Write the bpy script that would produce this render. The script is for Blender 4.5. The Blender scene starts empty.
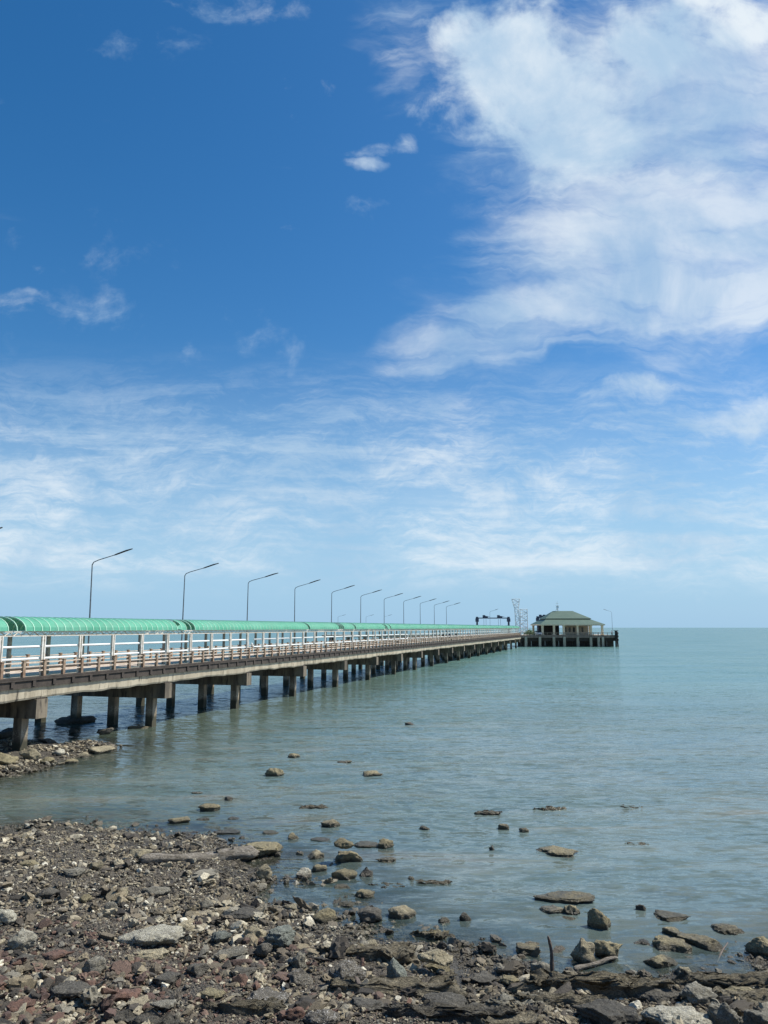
import bpy, bmesh, math, random
import numpy as np
from mathutils import Vector, Matrix
C = bpy.context.scene
COL = C.collection
R = math.radians
rng = np.random.default_rng(7)
random.seed(7)

# ------------------------------------------------------------------ camera
W, H, F = 768, 1024, 760.0
EYE = 6.6
HOR = 627.5
PITCH = math.atan((HOR - 512) / F)
cam_d = bpy.data.cameras.new('camera'); cam = bpy.data.objects.new('camera', cam_d); COL.objects.link(cam)
cam_d.sensor_fit = 'VERTICAL'; cam_d.sensor_height = 36.0; cam_d.lens = 36.0 * F / H
cam_d.clip_start = 0.1; cam_d.clip_end = 60000
cam.location = (0, 0, EYE); cam.rotation_euler = (R(90) + PITCH, 0, 0)
C.camera = cam

def ray(px, py):
    a = (px - W / 2) / F; b = (H / 2 - py) / F
    cp, sp = math.cos(PITCH), math.sin(PITCH)
    return Vector((a, cp - b * sp, sp + b * cp))
def at_z(px, py, z=0.0):
    r = ray(px, py); t = (z - EYE) / r.z
    return Vector((r.x * t, r.y * t, z))
def at_y(px, py, Y):
    r = ray(px, py); t = Y / r.y
    return Vector((r.x * t, Y, EYE + r.z * t))

# ------------------------------------------------------------------ numpy noise
_perm = rng.integers(0, 1 << 30, 4096)
def _h(ix, iy, iz):
    k = (ix * 73856093) ^ (iy * 19349663) ^ (iz * 83492791)
    return (_perm[np.abs(k) % 4096] % 65536) / 65535.0
def vnoise(p):
    i = np.floor(p).astype(np.int64); f = p - i; f = f * f * (3 - 2 * f)
    r = 0
    for dx in (0, 1):
        wx = f[:, 0] if dx else 1 - f[:, 0]
        for dy in (0, 1):
            wy = f[:, 1] if dy else 1 - f[:, 1]
            for dz in (0, 1):
                wz = f[:, 2] if dz else 1 - f[:, 2]
                r = r + wx * wy * wz * _h(i[:, 0] + dx, i[:, 1] + dy, i[:, 2] + dz)
    return r * 2 - 1
def fbm(p, oct=4, gain=.5):
    r = 0; a = 1.0; q = p.copy()
    for _ in range(oct):
        r = r + a * vnoise(q); q = q * 2.03 + 17.3; a *= gain
    return r

# ------------------------------------------------------------------ materials
class NT:
    def __init__(s, mat_or_world):
        s.t = mat_or_world.node_tree; s.n = s.t.nodes; s.l = s.t.links
    def new(s, typ, **kw):
        n = s.n.new(typ)
        for k, v in kw.items(): setattr(n, k, v)
        return n
    def set(s, sock, v):
        if hasattr(v, 'is_linked') or isinstance(v, bpy.types.NodeSocket): s.l.new(v, sock)
        else: sock.default_value = v
    def m(s, op, a, b=0.0, c=0.0, clamp=False):
        n = s.new('ShaderNodeMath', operation=op, use_clamp=clamp)
        s.set(n.inputs[0], a); s.set(n.inputs[1], b); s.set(n.inputs[2], c)
        return n.outputs[0]
    def mr(s, v, a, b, c=0.0, d=1.0, smooth=True):
        n = s.new('ShaderNodeMapRange', interpolation_type='SMOOTHSTEP' if smooth else 'LINEAR')
        s.set(n.inputs['Value'], v); n.inputs['From Min'].default_value = a; n.inputs['From Max'].default_value = b
        n.inputs['To Min'].default_value = c; n.inputs['To Max'].default_value = d
        return n.outputs['Result']
    def mix(s, f, a, b, mode='MIX'):
        n = s.new('ShaderNodeMix', data_type='RGBA', blend_type=mode)
        s.set(n.inputs[0], f)
        for k, v in ((6, a), (7, b)):
            if isinstance(v, (tuple, list)): v = tuple(v)[:3] + (1.0,)
            s.set(n.inputs[k], v)
        return n.outputs[2]
    def noise(s, vec, scale, detail=4, rough=.55, dist=0.0, out=0):
        n = s.new('ShaderNodeTexNoise')
        if vec is not None: s.l.new(vec, n.inputs['Vector'])
        n.inputs['Scale'].default_value = scale; n.inputs['Detail'].default_value = detail
        n.inputs['Roughness'].default_value = rough; n.inputs['Distortion'].default_value = dist
        return n.outputs[out]
    def vor(s, vec, scale, feature='F1', out='Distance', rnd=1.0):
        n = s.new('ShaderNodeTexVoronoi', feature=feature)
        if vec is not None: s.l.new(vec, n.inputs['Vector'])
        n.inputs['Scale'].default_value = scale; n.inputs['Randomness'].default_value = rnd
        return n.outputs[out]
    def mapping(s, vec, loc=(0, 0, 0), rot=(0, 0, 0), scale=(1, 1, 1)):
        n = s.new('ShaderNodeMapping'); s.l.new(vec, n.inputs[0])
        n.inputs[1].default_value = loc; n.inputs[2].default_value = rot; n.inputs[3].default_value = scale
        return n.outputs[0]
    def bump(s, h, strength=.5, dist=.02, normal=None):
        n = s.new('ShaderNodeBump'); s.set(n.inputs['Height'], h)
        n.inputs['Strength'].default_value = strength; n.inputs['Distance'].default_value = dist
        if normal is not None: s.l.new(normal, n.inputs['Normal'])
        return n.outputs[0]

def newmat(name):
    m = bpy.data.materials.new(name); m.use_nodes = True
    nt = NT(m); b = nt.n['Principled BSDF']
    return m, nt, b

def mat_basic(name, c1, c2, scale=3.0, rough=.7, bump=.3, bscale=30, c3=None, stain=0.0, metal=0.0, world=False, streak=False):
    m, nt, b = newmat(name)
    tc = nt.new('ShaderNodeTexCoord').outputs['Object']
    if world: tc = nt.new('ShaderNodeNewGeometry').outputs['Position']
    v = nt.mapping(tc, scale=(1, 1, .18)) if streak else tc
    n1 = nt.noise(v, scale, 6, .65)
    col = nt.mix(nt.mr(n1, .35, .65), c1, c2)
    if c3 is not None:
        n2 = nt.noise(nt.mapping(v, loc=(5, 3, 9)), scale * 2.3, 6, .7)
        col = nt.mix(nt.mr(n2, .62 - stain * .2, .78 - stain * .2), col, c3)
    nt.l.new(col, b.inputs['Base Color'])
    b.inputs['Roughness'].default_value = rough; b.inputs['Metallic'].default_value = metal
    if bump: nt.l.new(nt.bump(nt.noise(tc, bscale, 5, .6), bump, .02), b.inputs['Normal'])
    return m

M = {}
M['concrete'] = mat_basic('weathered_concrete', (.46, .41, .31), (.30, .26, .19), 1.3, .85, .6, 12, (.07, .06, .045), .40, world=True, streak=True)
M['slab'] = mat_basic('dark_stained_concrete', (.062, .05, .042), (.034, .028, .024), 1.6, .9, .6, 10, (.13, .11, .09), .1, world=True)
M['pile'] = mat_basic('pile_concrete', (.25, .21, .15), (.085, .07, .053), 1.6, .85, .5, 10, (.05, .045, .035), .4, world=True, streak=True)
M['edge'] = mat_basic('brown_weathered_concrete', (.24, .18, .135), (.16, .12, .09), 1.2, .85, .4, 8, (.08, .06, .045), .3, world=True, streak=True)
M['cap'] = mat_basic('shade_toned_cap_concrete', (.20, .17, .125), (.075, .063, .048), 1.6, .85, .5, 10, (.035, .03, .025), .5, world=True, streak=True)  # streaked concrete, darkened to paint in the shade under the deck
M['under'] = mat_basic('shade_toned_underside_concrete', (.04, .034, .03), (.025, .021, .018), 1.6, .9, .4, 10, world=True)  # inner beams coloured near black in place of the shade below the deck
M['deckm'] = mat_basic('pale_deck_concrete', (.64, .53, .42), (.52, .42, .33), .8, .85, .3, 8, (.26, .21, .17), .1, world=True)
M['white'] = mat_basic('white_paint', (.70, .68, .63), (.52, .48, .42), 2.0, .45, .1, 20, (.26, .16, .10), .25, world=True)
M['pipe'] = mat_basic('white_pipe_paint', (.82, .84, .84), (.76, .78, .78), 1.2, .35, 0, 10, (.45, .36, .28), -.1, world=True)
M['rust'] = mat_basic('rusty_railing_paint', (.20, .125, .08), (.32, .25, .18), 3.0, .8, .3, 20, (.10, .055, .035), .2, world=True)
M['railw'] = mat_basic('grimy_white_rail', (.60, .52, .44), (.42, .33, .25), 2.5, .6, .2, 20, (.2, .1, .06), .1, world=True)
M['truss'] = mat_basic('white_truss_paint', (.66, .62, .56), (.50, .44, .37), 2.5, .6, .2, 20, (.3, .17, .1), .15, world=True)
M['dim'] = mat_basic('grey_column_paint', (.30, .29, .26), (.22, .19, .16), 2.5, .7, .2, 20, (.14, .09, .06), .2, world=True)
M['lamp'] = mat_basic('grey_galvanised_steel', (.16, .19, .21), (.11, .13, .15), 4, .5, 0, 10, metal=.3)
M['lamphead'] = mat_basic('dark_lamp_housing', (.04, .045, .05), (.03, .03, .035), 4, .5, 0, 10)
M['navy'] = mat_basic('dark_blue_steel_paint', (.035, .05, .095), (.06, .07, .10), 1.5, .5, .1, 10, (.12, .08, .06), .05)
M['cream'] = mat_basic('cream_paint', (.74, .64, .43), (.66, .56, .37), 1.0, .6, .1, 10)
M['palewall'] = mat_basic('warm_beige_wall', (.50, .40, .27), (.42, .33, .22), 1.0, .7, .1, 10)
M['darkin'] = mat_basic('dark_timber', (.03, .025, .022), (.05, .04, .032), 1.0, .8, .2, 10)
M['rubber'] = mat_basic('black_rubber', (.015, .015, .017), (.025, .025, .027), 3.0, .7, .2, 10)
M['glass'] = mat_basic('dark_window_glass', (.02, .03, .035), (.03, .04, .045), 2.0, .1, 0, 10)
M['carpaint'] = mat_basic('white_car_paint', (.75, .76, .77), (.72, .73, .74), 2.0, .25, 0, 10)
M['skin'] = mat_basic('skin', (.36, .22, .15), (.33, .20, .13), 5, .6, 0, 10)
M['hair'] = mat_basic('black_hair', (.012, .01, .009), (.02, .016, .014), 8, .6, 0, 10)
M['cloth_dark'] = mat_basic('dark_cloth', (.02, .022, .03), (.03, .03, .04), 8, .9, .1, 40)
M['cloth_blue'] = mat_basic('blue_cloth', (.04, .07, .14), (.05, .09, .17), 8, .9, .1, 40)
M['cloth_red'] = mat_basic('maroon_cloth', (.16, .04, .04), (.2, .05, .05), 8, .9, .1, 40)
M['cloth_white'] = mat_basic('white_cloth', (.7, .7, .7), (.62, .62, .62), 8, .9, .1, 40)
M['wood'] = None
M['woodd'] = mat_basic('dark_wet_driftwood', (.07, .058, .05), (.12, .095, .08), 5, .7, .6, 18)
M['leaf'] = mat_basic('shrub_leaf', (.05, .11, .03), (.08, .15, .04), 4, .6, 0, 10)

ROT_ = math.pi / 2 - math.atan(229 / 769.0)
def mat_green():
    m, nt, b = newmat('green_translucent_sheet')
    p = nt.new('ShaderNodeNewGeometry').outputs['Position']
    n = nt.noise(p, .5, 5, .6)
    n2 = nt.noise(nt.mapping(p, scale=(1, 1, 3)), 5, 5, .7)
    col = nt.mix(nt.mr(n, .35, .65), (.13, .50, .345), (.18, .58, .42))
    col = nt.mix(nt.mr(n2, .5, .75, 0, .35), col, (.22, .48, .36))
    n5 = nt.noise(nt.mapping(p, rot=(0, 0, -ROT_), scale=(1.7, .05, .05)), 1.0, 1, .5)
    col = nt.mix(nt.mr(n5, .35, .65, 0, .30), col, (.26, .52, .42))
    n6 = nt.noise(nt.mapping(p, scale=(2.5, 2.5, .7)), 2.5, 6, .7)
    col = nt.mix(nt.mr(n6, .52, .70, 0, .5), col, (.10, .24, .16))
    nt.l.new(col, b.inputs['Base Color']); b.inputs['Roughness'].default_value = .55
    tr = nt.new('ShaderNodeBsdfTranslucent'); nt.l.new(col, tr.inputs[0])
    mx = nt.new('ShaderNodeMixShader'); mx.inputs[0].default_value = .45
    nt.l.new(b.outputs[0], mx.inputs[1]); nt.l.new(tr.outputs[0], mx.inputs[2])
    nt.l.new(mx.outputs[0], nt.n['Material Output'].inputs[0])
    return m
M['green'] = mat_green()
M['rib'] = mat_basic('pale_green_rib', (.46, .72, .58), (.38, .66, .50), 2, .5, 0, 10)

def mat_wood():
    m, nt, b = newmat('grey_weathered_driftwood')
    p = nt.new('ShaderNodeNewGeometry').outputs['Position']
    g = nt.noise(nt.mapping(p, scale=(.5, 5, 5)), 5, 8, .72); g2 = nt.noise(nt.mapping(p, scale=(1.2, 8, 8)), 5, 8, .75); k = nt.noise(p, 2.2, 5, .6)
    col = nt.mix(nt.mr(g, .38, .62), (.17, .15, .12), (.36, .33, .28)); col = nt.mix(nt.mr(g2, .54, .64, 0, .85), col, (.05, .042, .033)); col = nt.mix(nt.mr(k, .5, .65, 0, .6), col, (.12, .105, .08))
    nt.l.new(col, b.inputs['Base Color']); b.inputs['Roughness'].default_value = .9
    nt.l.new(nt.bump(nt.m('ADD', g, g2), 1, .06), b.inputs['Normal']); return m
M['wood'] = mat_wood()
def add_tide(m):   # weed and barnacle bands left by the tide
    nt = NT(m); b = nt.n['Principled BSDF']; src = b.inputs['Base Color'].links[0].from_socket
    pos = nt.new('ShaderNodeNewGeometry').outputs['Position']; sp = nt.new('ShaderNodeSeparateXYZ'); nt.l.new(pos, sp.inputs[0])
    z = nt.m('ADD', sp.outputs[2], nt.m('MULTIPLY', nt.m('SUBTRACT', nt.noise(pos, 1.1, 5, .65), .5), .9))
    sp1 = nt.m('MULTIPLY', nt.mr(z, .75, .95), nt.mr(z, 1.45, 1.1)); bn = nt.m('MULTIPLY', sp1, nt.mr(nt.noise(pos, 14, 5, .7), .48, .60, 0, .6))
    col = nt.mix(bn, src, (.42, .40, .33)); col = nt.mix(nt.mr(z, .85, .55, 0, .88), col, (.030, .032, .018))
    nt.l.new(col, b.inputs['Base Color'])
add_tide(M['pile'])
def mat_roof():
    m, nt, b = newmat('green_grey_roof_tiles')
    tc = nt.new('ShaderNodeTexCoord').outputs['Object']
    w = nt.new('ShaderNodeTexWave', wave_type='BANDS', bands_direction='Z'); nt.l.new(tc, w.inputs[0]); w.inputs['Scale'].default_value = 1.2; w.inputs['Distortion'].default_value = .3
    n = nt.noise(tc, .5, 5, .65)
    col = nt.mix(nt.mr(n, .3, .7), (.042, .098, .074), (.068, .125, .096))
    col = nt.mix(nt.mr(w.outputs['Fac'], .6, 1, 0, .3), col, (.08, .12, .10))
    nt.l.new(col, b.inputs['Base Color']); b.inputs['Roughness'].default_value = .6
    return m
M['roof'] = mat_roof()

def mat_rock(name, ca, cb, cc, speck=None, speck_amt=.5, wet=True):
    """ca main, cb second, cc dark seams; speck = pale barnacle / lichen colour"""
    m, nt, b = newmat(name)
    pos = nt.new('ShaderNodeNewGeometry').outputs['Position']
    oi = nt.new('ShaderNodeObjectInfo').outputs['Random']
    n1 = nt.noise(pos, 3.2, 8, .7, .4)
    n2 = nt.noise(nt.mapping(pos, scale=(1, 1, 2.4)), 9, 8, .72)
    n3 = nt.noise(pos, 42, 6, .75)
    col = nt.mix(nt.mr(n1, .36, .64), ca, cb)
    col = nt.mix(nt.mr(n2, .52, .70, 0, .85), col, cc)
    col = nt.mix(nt.mr(n3, .45, .62, .0, .65), col, cc)
    n4 = nt.noise(nt.mapping(pos, loc=(4, 1, 7)), 22, 7, .75)
    col = nt.mix(nt.mr(n4, .52, .64, 0, .55), col, tuple(min(1, k * 1.75 + .02) for k in ca))
    if speck:
        v = nt.vor(pos, 38); k = nt.mr(v, .18, .34, 1, 0)
        g = nt.mr(nt.noise(pos, 6, 6, .7), .60 - speck_amt * .25, .72 - speck_amt * .25)
        col = nt.mix(nt.m('MULTIPLY', k, g), col, speck)
        g2 = nt.mr(nt.noise(nt.mapping(pos, loc=(3, 7, 1)), 13, 8, .75), .56, .66, 0, speck_amt)
        col = nt.mix(g2, col, speck)
    br = nt.mr(oi, 0, 1, .78, 1.22, False)
    mul = nt.new('ShaderNodeVectorMath', operation='SCALE'); nt.l.new(col, mul.inputs[0]); nt.l.new(br, mul.inputs['Scale'])
    col = mul.outputs[0]
    b.inputs['Roughness'].default_value = .85
    if wet:   # tide-wet, algae-dark band just above the water level
        sp = nt.new('ShaderNodeSeparateXYZ'); nt.l.new(pos, sp.inputs[0])
        zz = nt.m('ADD', sp.outputs[2], nt.m('MULTIPLY', nt.noise(pos, 5, 4, .6), -.16))
        wf = nt.mr(zz, -.03, .085, 1, 0)
        col = nt.mix(nt.m('MULTIPLY', wf, .8), col, (.045, .04, .025))
        nt.l.new(nt.mr(wf, 0, 1, .85, .35), b.inputs['Roughness'])
    nt.l.new(col, b.inputs['Base Color'])
    h = nt.m('ADD', nt.m('MULTIPLY', n2, 1.2), nt.m('MULTIPLY', n3, .35))
    nt.l.new(nt.bump(h, 1.0, .09), b.inputs['Normal'])
    return m
RK = {
 't': mat_rock('tan_rock', (.42, .37, .245), (.31, .275, .18), (.08, .068, .05), (.38, .35, .28), .25),
 'b': mat_rock('olive_brown_rock', (.33, .285, .165), (.235, .205, .12), (.05, .043, .032), (.30, .28, .2), .15),
 'd': mat_rock('dark_grey_rock', (.10, .094, .078), (.135, .125, .10), (.030, .028, .024), (.34, .32, .27), .35),
 'g': mat_rock('grey_rock', (.31, .295, .235), (.20, .185, .14), (.065, .062, .056), (.40, .39, .36), .25),
 'p': mat_rock('pale_barnacled_rock', (.54, .52, .41), (.39, .37, .29), (.12, .11, .09), (.62, .61, .56), .6),
 's': mat_rock('dark_rock_with_barnacle_crust', (.12, .11, .09), (.18, .165, .13), (.045, .04, .037), (.58, .57, .54), .75),
 'r': mat_rock('reddish_rock', (.19, .105, .075), (.15, .095, .075), (.07, .045, .035), (.35, .28, .22), .2),
 'u': mat_rock('blue_green_grey_rock', (.24, .265, .225), (.17, .185, .155), (.08, .085, .08), (.38, .4, .37), .2),
 'l': mat_rock('flat_ledge_rock', (.225, .20, .14), (.155, .138, .098), (.05, .045, .034), (.3, .28, .23), .2),
}

# ------------------------------------------------------------------ object helpers
def link(name, me, mat=None, parent=None, kind=None):
    o = bpy.data.objects.new(name, me); COL.objects.link(o)
    if mat is not None and not me.materials: me.materials.append(mat)
    if parent is not None: o.parent = parent
    if kind: o['kind'] = kind
    return o
def tag(o, label, cat, group=None):
    o['label'] = label; o['category'] = cat
    if group: o['group'] = group
    return o
def empty(name, loc=(0, 0, 0), rz=0.0, label=None, cat=None, group=None):
    o = bpy.data.objects.new(name, None); COL.objects.link(o); o.location = loc; o.rotation_euler = (0, 0, rz)
    o.empty_display_size = .3
    if label: tag(o, label, cat, group)
    return o
class MB:
    def __init__(s): s.v = []; s.f = []
    def add(s, vs, fs):
        k = len(s.v); s.v += [tuple(v) for v in vs]; s.f += [tuple(i + k for i in f) for f in fs]; return s
    def box(s, x0, x1, y0, y1, z0, z1):
        return s.add([(x0, y0, z0), (x1, y0, z0), (x1, y1, z0), (x0, y1, z0), (x0, y0, z1), (x1, y0, z1), (x1, y1, z1), (x0, y1, z1)],
                     [(0, 3, 2, 1), (4, 5, 6, 7), (0, 1, 5, 4), (1, 2, 6, 5), (2, 3, 7, 6), (3, 0, 4, 7)])
    def bar(s, a, b, r0, r1=None, n=8, cap=True):
        a = Vector(a); b = Vector(b); r1 = r0 if r1 is None else r1
        d = (b - a).normalized(); u = d.orthogonal().normalized(); w = d.cross(u)
        vs = []
        for p, r in ((a, r0), (b, r1)):
            for i in range(n):
                t = 2 * math.pi * (i + .5) / n; vs.append(p + (u * math.cos(t) + w * math.sin(t)) * r)
        fs = [(i, (i + 1) % n, n + (i + 1) % n, n + i) for i in range(n)]
        if cap: fs += [tuple(range(n))[::-1], tuple(range(n, 2 * n))]
        return s.add(vs, fs)
    def path(s, pts, r, n=8):
        pts = [Vector(p) for p in pts]; rings = []
        rr = r if isinstance(r, (list, tuple)) else [r] * len(pts)
        u = None
        for i, p in enumerate(pts):
            d = (pts[min(i + 1, len(pts) - 1)] - pts[max(i - 1, 0)]).normalized()
            u = d.orthogonal().normalized() if u is None else (u - d * u.dot(d)).normalized()
            w = d.cross(u); rings.append([p + (u * math.cos(2 * math.pi * k / n) + w * math.sin(2 * math.pi * k / n)) * rr[i] for k in range(n)])
        vs = [q for g in rings for q in g]
        fs = [(i * n + k, i * n + (k + 1) % n, (i + 1) * n + (k + 1) % n, (i + 1) * n + k) for i in range(len(pts) - 1) for k in range(n)]
        fs += [tuple(range(n))[::-1], tuple(range((len(pts) - 1) * n, len(pts) * n))]
        return s.add(vs, fs)
    def mesh(s, name, smooth=False):
        me = bpy.data.meshes.new(name); me.from_pydata(s.v, [], s.f); me.update()
        if smooth: me.polygons.foreach_set('use_smooth', [True] * len(me.polygons))
        return me
    def build(s, name, mat, parent=None, kind=None, smooth=False):
        return link(name, s.mesh(name, smooth), mat, parent, kind)

def np_mesh(name, V, Fc, smooth=True):
    me = bpy.data.meshes.new(name)
    V = np.ascontiguousarray(V, dtype=np.float32); Fc = np.ascontiguousarray(Fc, dtype=np.int32)
    k = Fc.shape[1]
    me.vertices.add(len(V)); me.vertices.foreach_set('co', V.ravel())
    me.loops.add(Fc.size); me.loops.foreach_set('vertex_index', Fc.ravel())
    me.polygons.add(len(Fc)); me.polygons.foreach_set('loop_start', np.arange(0, Fc.size, k, dtype=np.int32))
    me.update(calc_edges=True); me.validate()
    me.polygons.foreach_set('use_smooth', np.full(len(me.polygons), smooth))
    return me

# ------------------------------------------------------------------ world / light
SUN_AZ = R(75)      # from +Y towards +X
SUN_EL = R(52)
def pix_uv(px, py):
    r = ray(px, py); return r.x / r.y, r.z / r.y
def build_world():
    w = bpy.data.worlds.new('World'); C.world = w; w.use_nodes = True
    nt = NT(w); bg = nt.n['Background']
    sky = nt.new('ShaderNodeTexSky', sky_type='NISHITA'); sky.sun_disc = False
    sky.sun_elevation = SUN_EL; sky.sun_rotation = SUN_AZ
    sky.altitude = 0; sky.air_density = 1.0; sky.dust_density = .6; sky.ozone_density = 3.0
    tc = nt.new('ShaderNodeTexCoord').outputs['Generated']
    sp = nt.new('ShaderNodeSeparateXYZ'); nt.l.new(tc, sp.inputs[0]); x, y, z = sp.outputs
    ys = nt.m('MAXIMUM', y, .05); u = nt.m('DIVIDE', x, ys); v = nt.m('DIVIDE', z, ys)
    front = nt.mr(y, .02, .2)
    uv = nt.new('ShaderNodeCombineXYZ'); nt.l.new(u, uv.inputs[0]); nt.l.new(v, uv.inputs[1]); uv = uv.outputs[0]
    zc = nt.m('ADD', nt.m('MAXIMUM', z, 0), .10)
    cp = nt.new('ShaderNodeCombineXYZ'); nt.l.new(nt.m('DIVIDE', x, zc), cp.inputs[0]); nt.l.new(nt.m('DIVIDE', y, zc), cp.inputs[1]); P = cp.outputs[0]
    # warped coordinates
    wn = nt.noise(uv, 4.0, 5, .6, 0, 1)
    wv = nt.new('ShaderNodeVectorMath', operation='SUBTRACT'); nt.l.new(wn, wv.inputs[0]); wv.inputs[1].default_value = (.5, .5, .5)
    ws = nt.new('ShaderNodeVectorMath', operation='SCALE'); nt.l.new(wv.outputs[0], ws.inputs[0]); ws.inputs['Scale'].default_value = .16
    wa = nt.new('ShaderNodeVectorMath', operation='ADD'); nt.l.new(uv, wa.inputs[0]); nt.l.new(ws.outputs[0], wa.inputs[1]); uvw = wa.outputs[0]
    def blob(px, py, rx, ry, rot=0, amp=1.0, soft=1.0, src=None):
        u0, v0 = pix_uv(px, py); u1, _ = pix_uv(px + rx, py); _, v1 = pix_uv(px, py - ry)
        mp = nt.new('ShaderNodeMapping', vector_type='TEXTURE'); nt.l.new(src or uvw, mp.inputs[0])
        mp.inputs[1].default_value = (u0, v0, 0); mp.inputs[2].default_value = (0, 0, R(rot)); mp.inputs[3].default_value = (abs(u1 - u0), abs(v1 - v0), 1)
        sx = nt.new('ShaderNodeSeparateXYZ'); nt.l.new(mp.outputs[0], sx.inputs[0])
        d = nt.m('SQRT', nt.m('ADD', nt.m('MULTIPLY', sx.outputs[0], sx.outputs[0]), nt.m('MULTIPLY', sx.outputs[1], sx.outputs[1])))
        return nt.mr(d, 1.0 + .45 * soft, max(0, 1.0 - .75 * soft), 0, amp)
    def total(lst, comb='MAXIMUM'):
        r = None
        for b_ in lst:
            k = blob(*b_); r = k if r is None else nt.m(comb, r, k)
        return r
    fine = nt.noise(nt.mapping(uvw, rot=(0, 0, R(18)), scale=(1, 1.5, 1)), 7, 12, .62, .5)
    fine2 = nt.noise(nt.mapping(uv, loc=(4, 2, 0), rot=(0, 0, R(-22)), scale=(1.0, 3.2, 1)), 4.5, 12, .6, .8)
    puff = nt.noise(nt.mapping(uv, loc=(9, 1, 0)), 11, 12, .6, .2)
    # --- dense cumulus mass
    S1 = total([(520, 70, 90, 80, 0, 1.0), (575, 130, 80, 62, 20, .95), (470, 45, 55, 45, 0, .75), (620, 60, 110, 62, 0, .78), (545, 190, 40, 36, 0, .6),
                (720, 15, 120, 50, 0, .75), (590, 210, 55, 30, 30, .55)])
    D1 = nt.mr(nt.m('ADD', S1, nt.m('MULTIPLY', nt.m('SUBTRACT', puff, .5), 1.9)), .28, .92)
    # --- thin sweeping veil
    S2 = total([(670, 130, 200, 170, 0, .84), (700, 250, 235, 105, 8, .98), (600, 290, 160, 52, 12, .85), (490, 335, 115, 34, 10, .70), (430, 355, 80, 22, 12, .4),
                (420, 40, 60, 60, 0, .35), (760, 300, 120, 40, 0, .9), (500, 230, 40, 90, 0, .3)])
    streak = nt.noise(nt.mapping(uvw, loc=(1, 6, 0), rot=(0, 0, R(-28)), scale=(1, 5.5, 1)), 5.0, 12, .60, .5)
    D2 = nt.mr(nt.m('ADD', S2, nt.m('ADD', nt.m('MULTIPLY', nt.m('SUBTRACT', fine2, .5), .8), nt.m('MULTIPLY', nt.m('MULTIPLY', nt.m('SUBTRACT', streak, .5), 1.15), nt.mr(S2, 0, .3)))), .10, 1.05, 0, .80)
    # --- small puffs and wisps
    S3 = total([(364, 170, 26, 12, 0, .62), (408, 140, 18, 17, 0, .58), (357, 216, 40, 15, 0, .5), (370, 150, 34, 13, 10, .42),
                (620, 396, 75, 20, 6, .75), (750, 410, 60, 24, 12, .8), (25, 300, 44, 16, -8, .38), (165, 350, 34, 40, 0, .30), (262, 350, 40, 54, 12, .32),
                (90, 240, 190, 60, -12, .17), (150, 45, 110, 60, -30, .24), (270, 2, 170, 22, -5, .34), (90, 330, 110, 60, 0, .24)])
    D3 = nt.mr(nt.m('ADD', S3, nt.m('MULTIPLY', nt.m('MULTIPLY', nt.m('SUBTRACT', nt.m('ADD', nt.m('MULTIPLY', fine, .5), nt.m('MULTIPLY', puff, .5)), .5), nt.mr(S3, 0, .25)), 3.2)), .22, 1.15, 0, .85)
    # --- low bank of broken stratus, streaked by perspective
    low = nt.noise(nt.mapping(uv, loc=(1.3, 0, 0), rot=(0, 0, R(4)), scale=(1, 5.4, 1)), 4.4, 14, .66, .7)
    low2 = nt.noise(nt.mapping(uv, loc=(7.3, 4, 0), rot=(0, 0, R(-3)), scale=(1, 8, 1)), 3.0, 12, .62, .5)
    lm = nt.m('ADD', low, nt.m('MULTIPLY', nt.m('SUBTRACT', low2, .5), .55))
    patch = nt.noise(nt.mapping(uvw, loc=(3, 5, 0), rot=(0, 0, R(7)), scale=(1, 4.2, 1)), 12, 12, .70, .25)
    lm = nt.m('ADD', lm, nt.m('MULTIPLY', nt.m('SUBTRACT', patch, .5), .95))
    bandm = nt.m('MULTIPLY', nt.mr(v, .40, .22), nt.mr(v, .03, .09))
    D4 = nt.m('MULTIPLY', nt.mr(lm, .32, .80, .14, .82), bandm)
    S5 = total([(560, 556, 300, 17, 0, .62), (100, 440, 200, 16, 4, .3), (490, 435, 150, 18, 3, .45), (640, 432, 160, 14, -6, .4), (30, 510, 60, 14, 0, .5), (250, 470, 120, 30, 5, .3), (450, 495, 90, 22, 0, .3)])
    D5 = nt.mr(nt.m('ADD', S5, nt.m('MULTIPLY', nt.m('SUBTRACT', low2, .5), 1.6)), .25, 1.15, 0, .85)
    D = D1
    for k in (D2, D3, D4, D5): # union of coverages
        D = nt.m('SUBTRACT', 1, nt.m('MULTIPLY', nt.m('SUBTRACT', 1, D), nt.m('SUBTRACT', 1, k)))
    D = nt.m('MULTIPLY', D, front)
    back = nt.m('MULTIPLY', nt.mr(nt.noise(P, 1.4, 8, .6, .4), .48, .72, 0, .6), nt.m('SUBTRACT', 1, front))
    D = nt.m('ADD', D, back, clamp=True)
    # cloud brightness: thicker = whiter, shaded grey-blue by broad noise
    shade = nt.mr(nt.noise(nt.mapping(uv, loc=(2, 8, 0)), 4.5, 8, .6, .4), .35, .65)
    ccol = nt.mix(shade, SKYP['cloud_lo'], SKYP['cloud_hi'])
    hs = nt.new('ShaderNodeHueSaturation'); nt.l.new(sky.outputs[0], hs.inputs['Color']); hs.inputs['Saturation'].default_value = SKYP['sat']; hs.inputs['Value'].default_value = SKYP['val']; hs.inputs['Hue'].default_value = SKYP['hue']
    base = hs.outputs[0]
    # humid air near the horizon
    hz = nt.mr(v, SKYP['hz_top'], 0.0, 0, SKYP['hz'])
    base = nt.mix(nt.m('MULTIPLY', hz, front), base, SKYP['hzcol'])
    fin = nt.mix(nt.m('MULTIPLY', D, SKYP['cov']), base, ccol)
    nt.l.new(fin, bg.inputs[0]); bg.inputs[1].default_value = SKYP['str']
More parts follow.
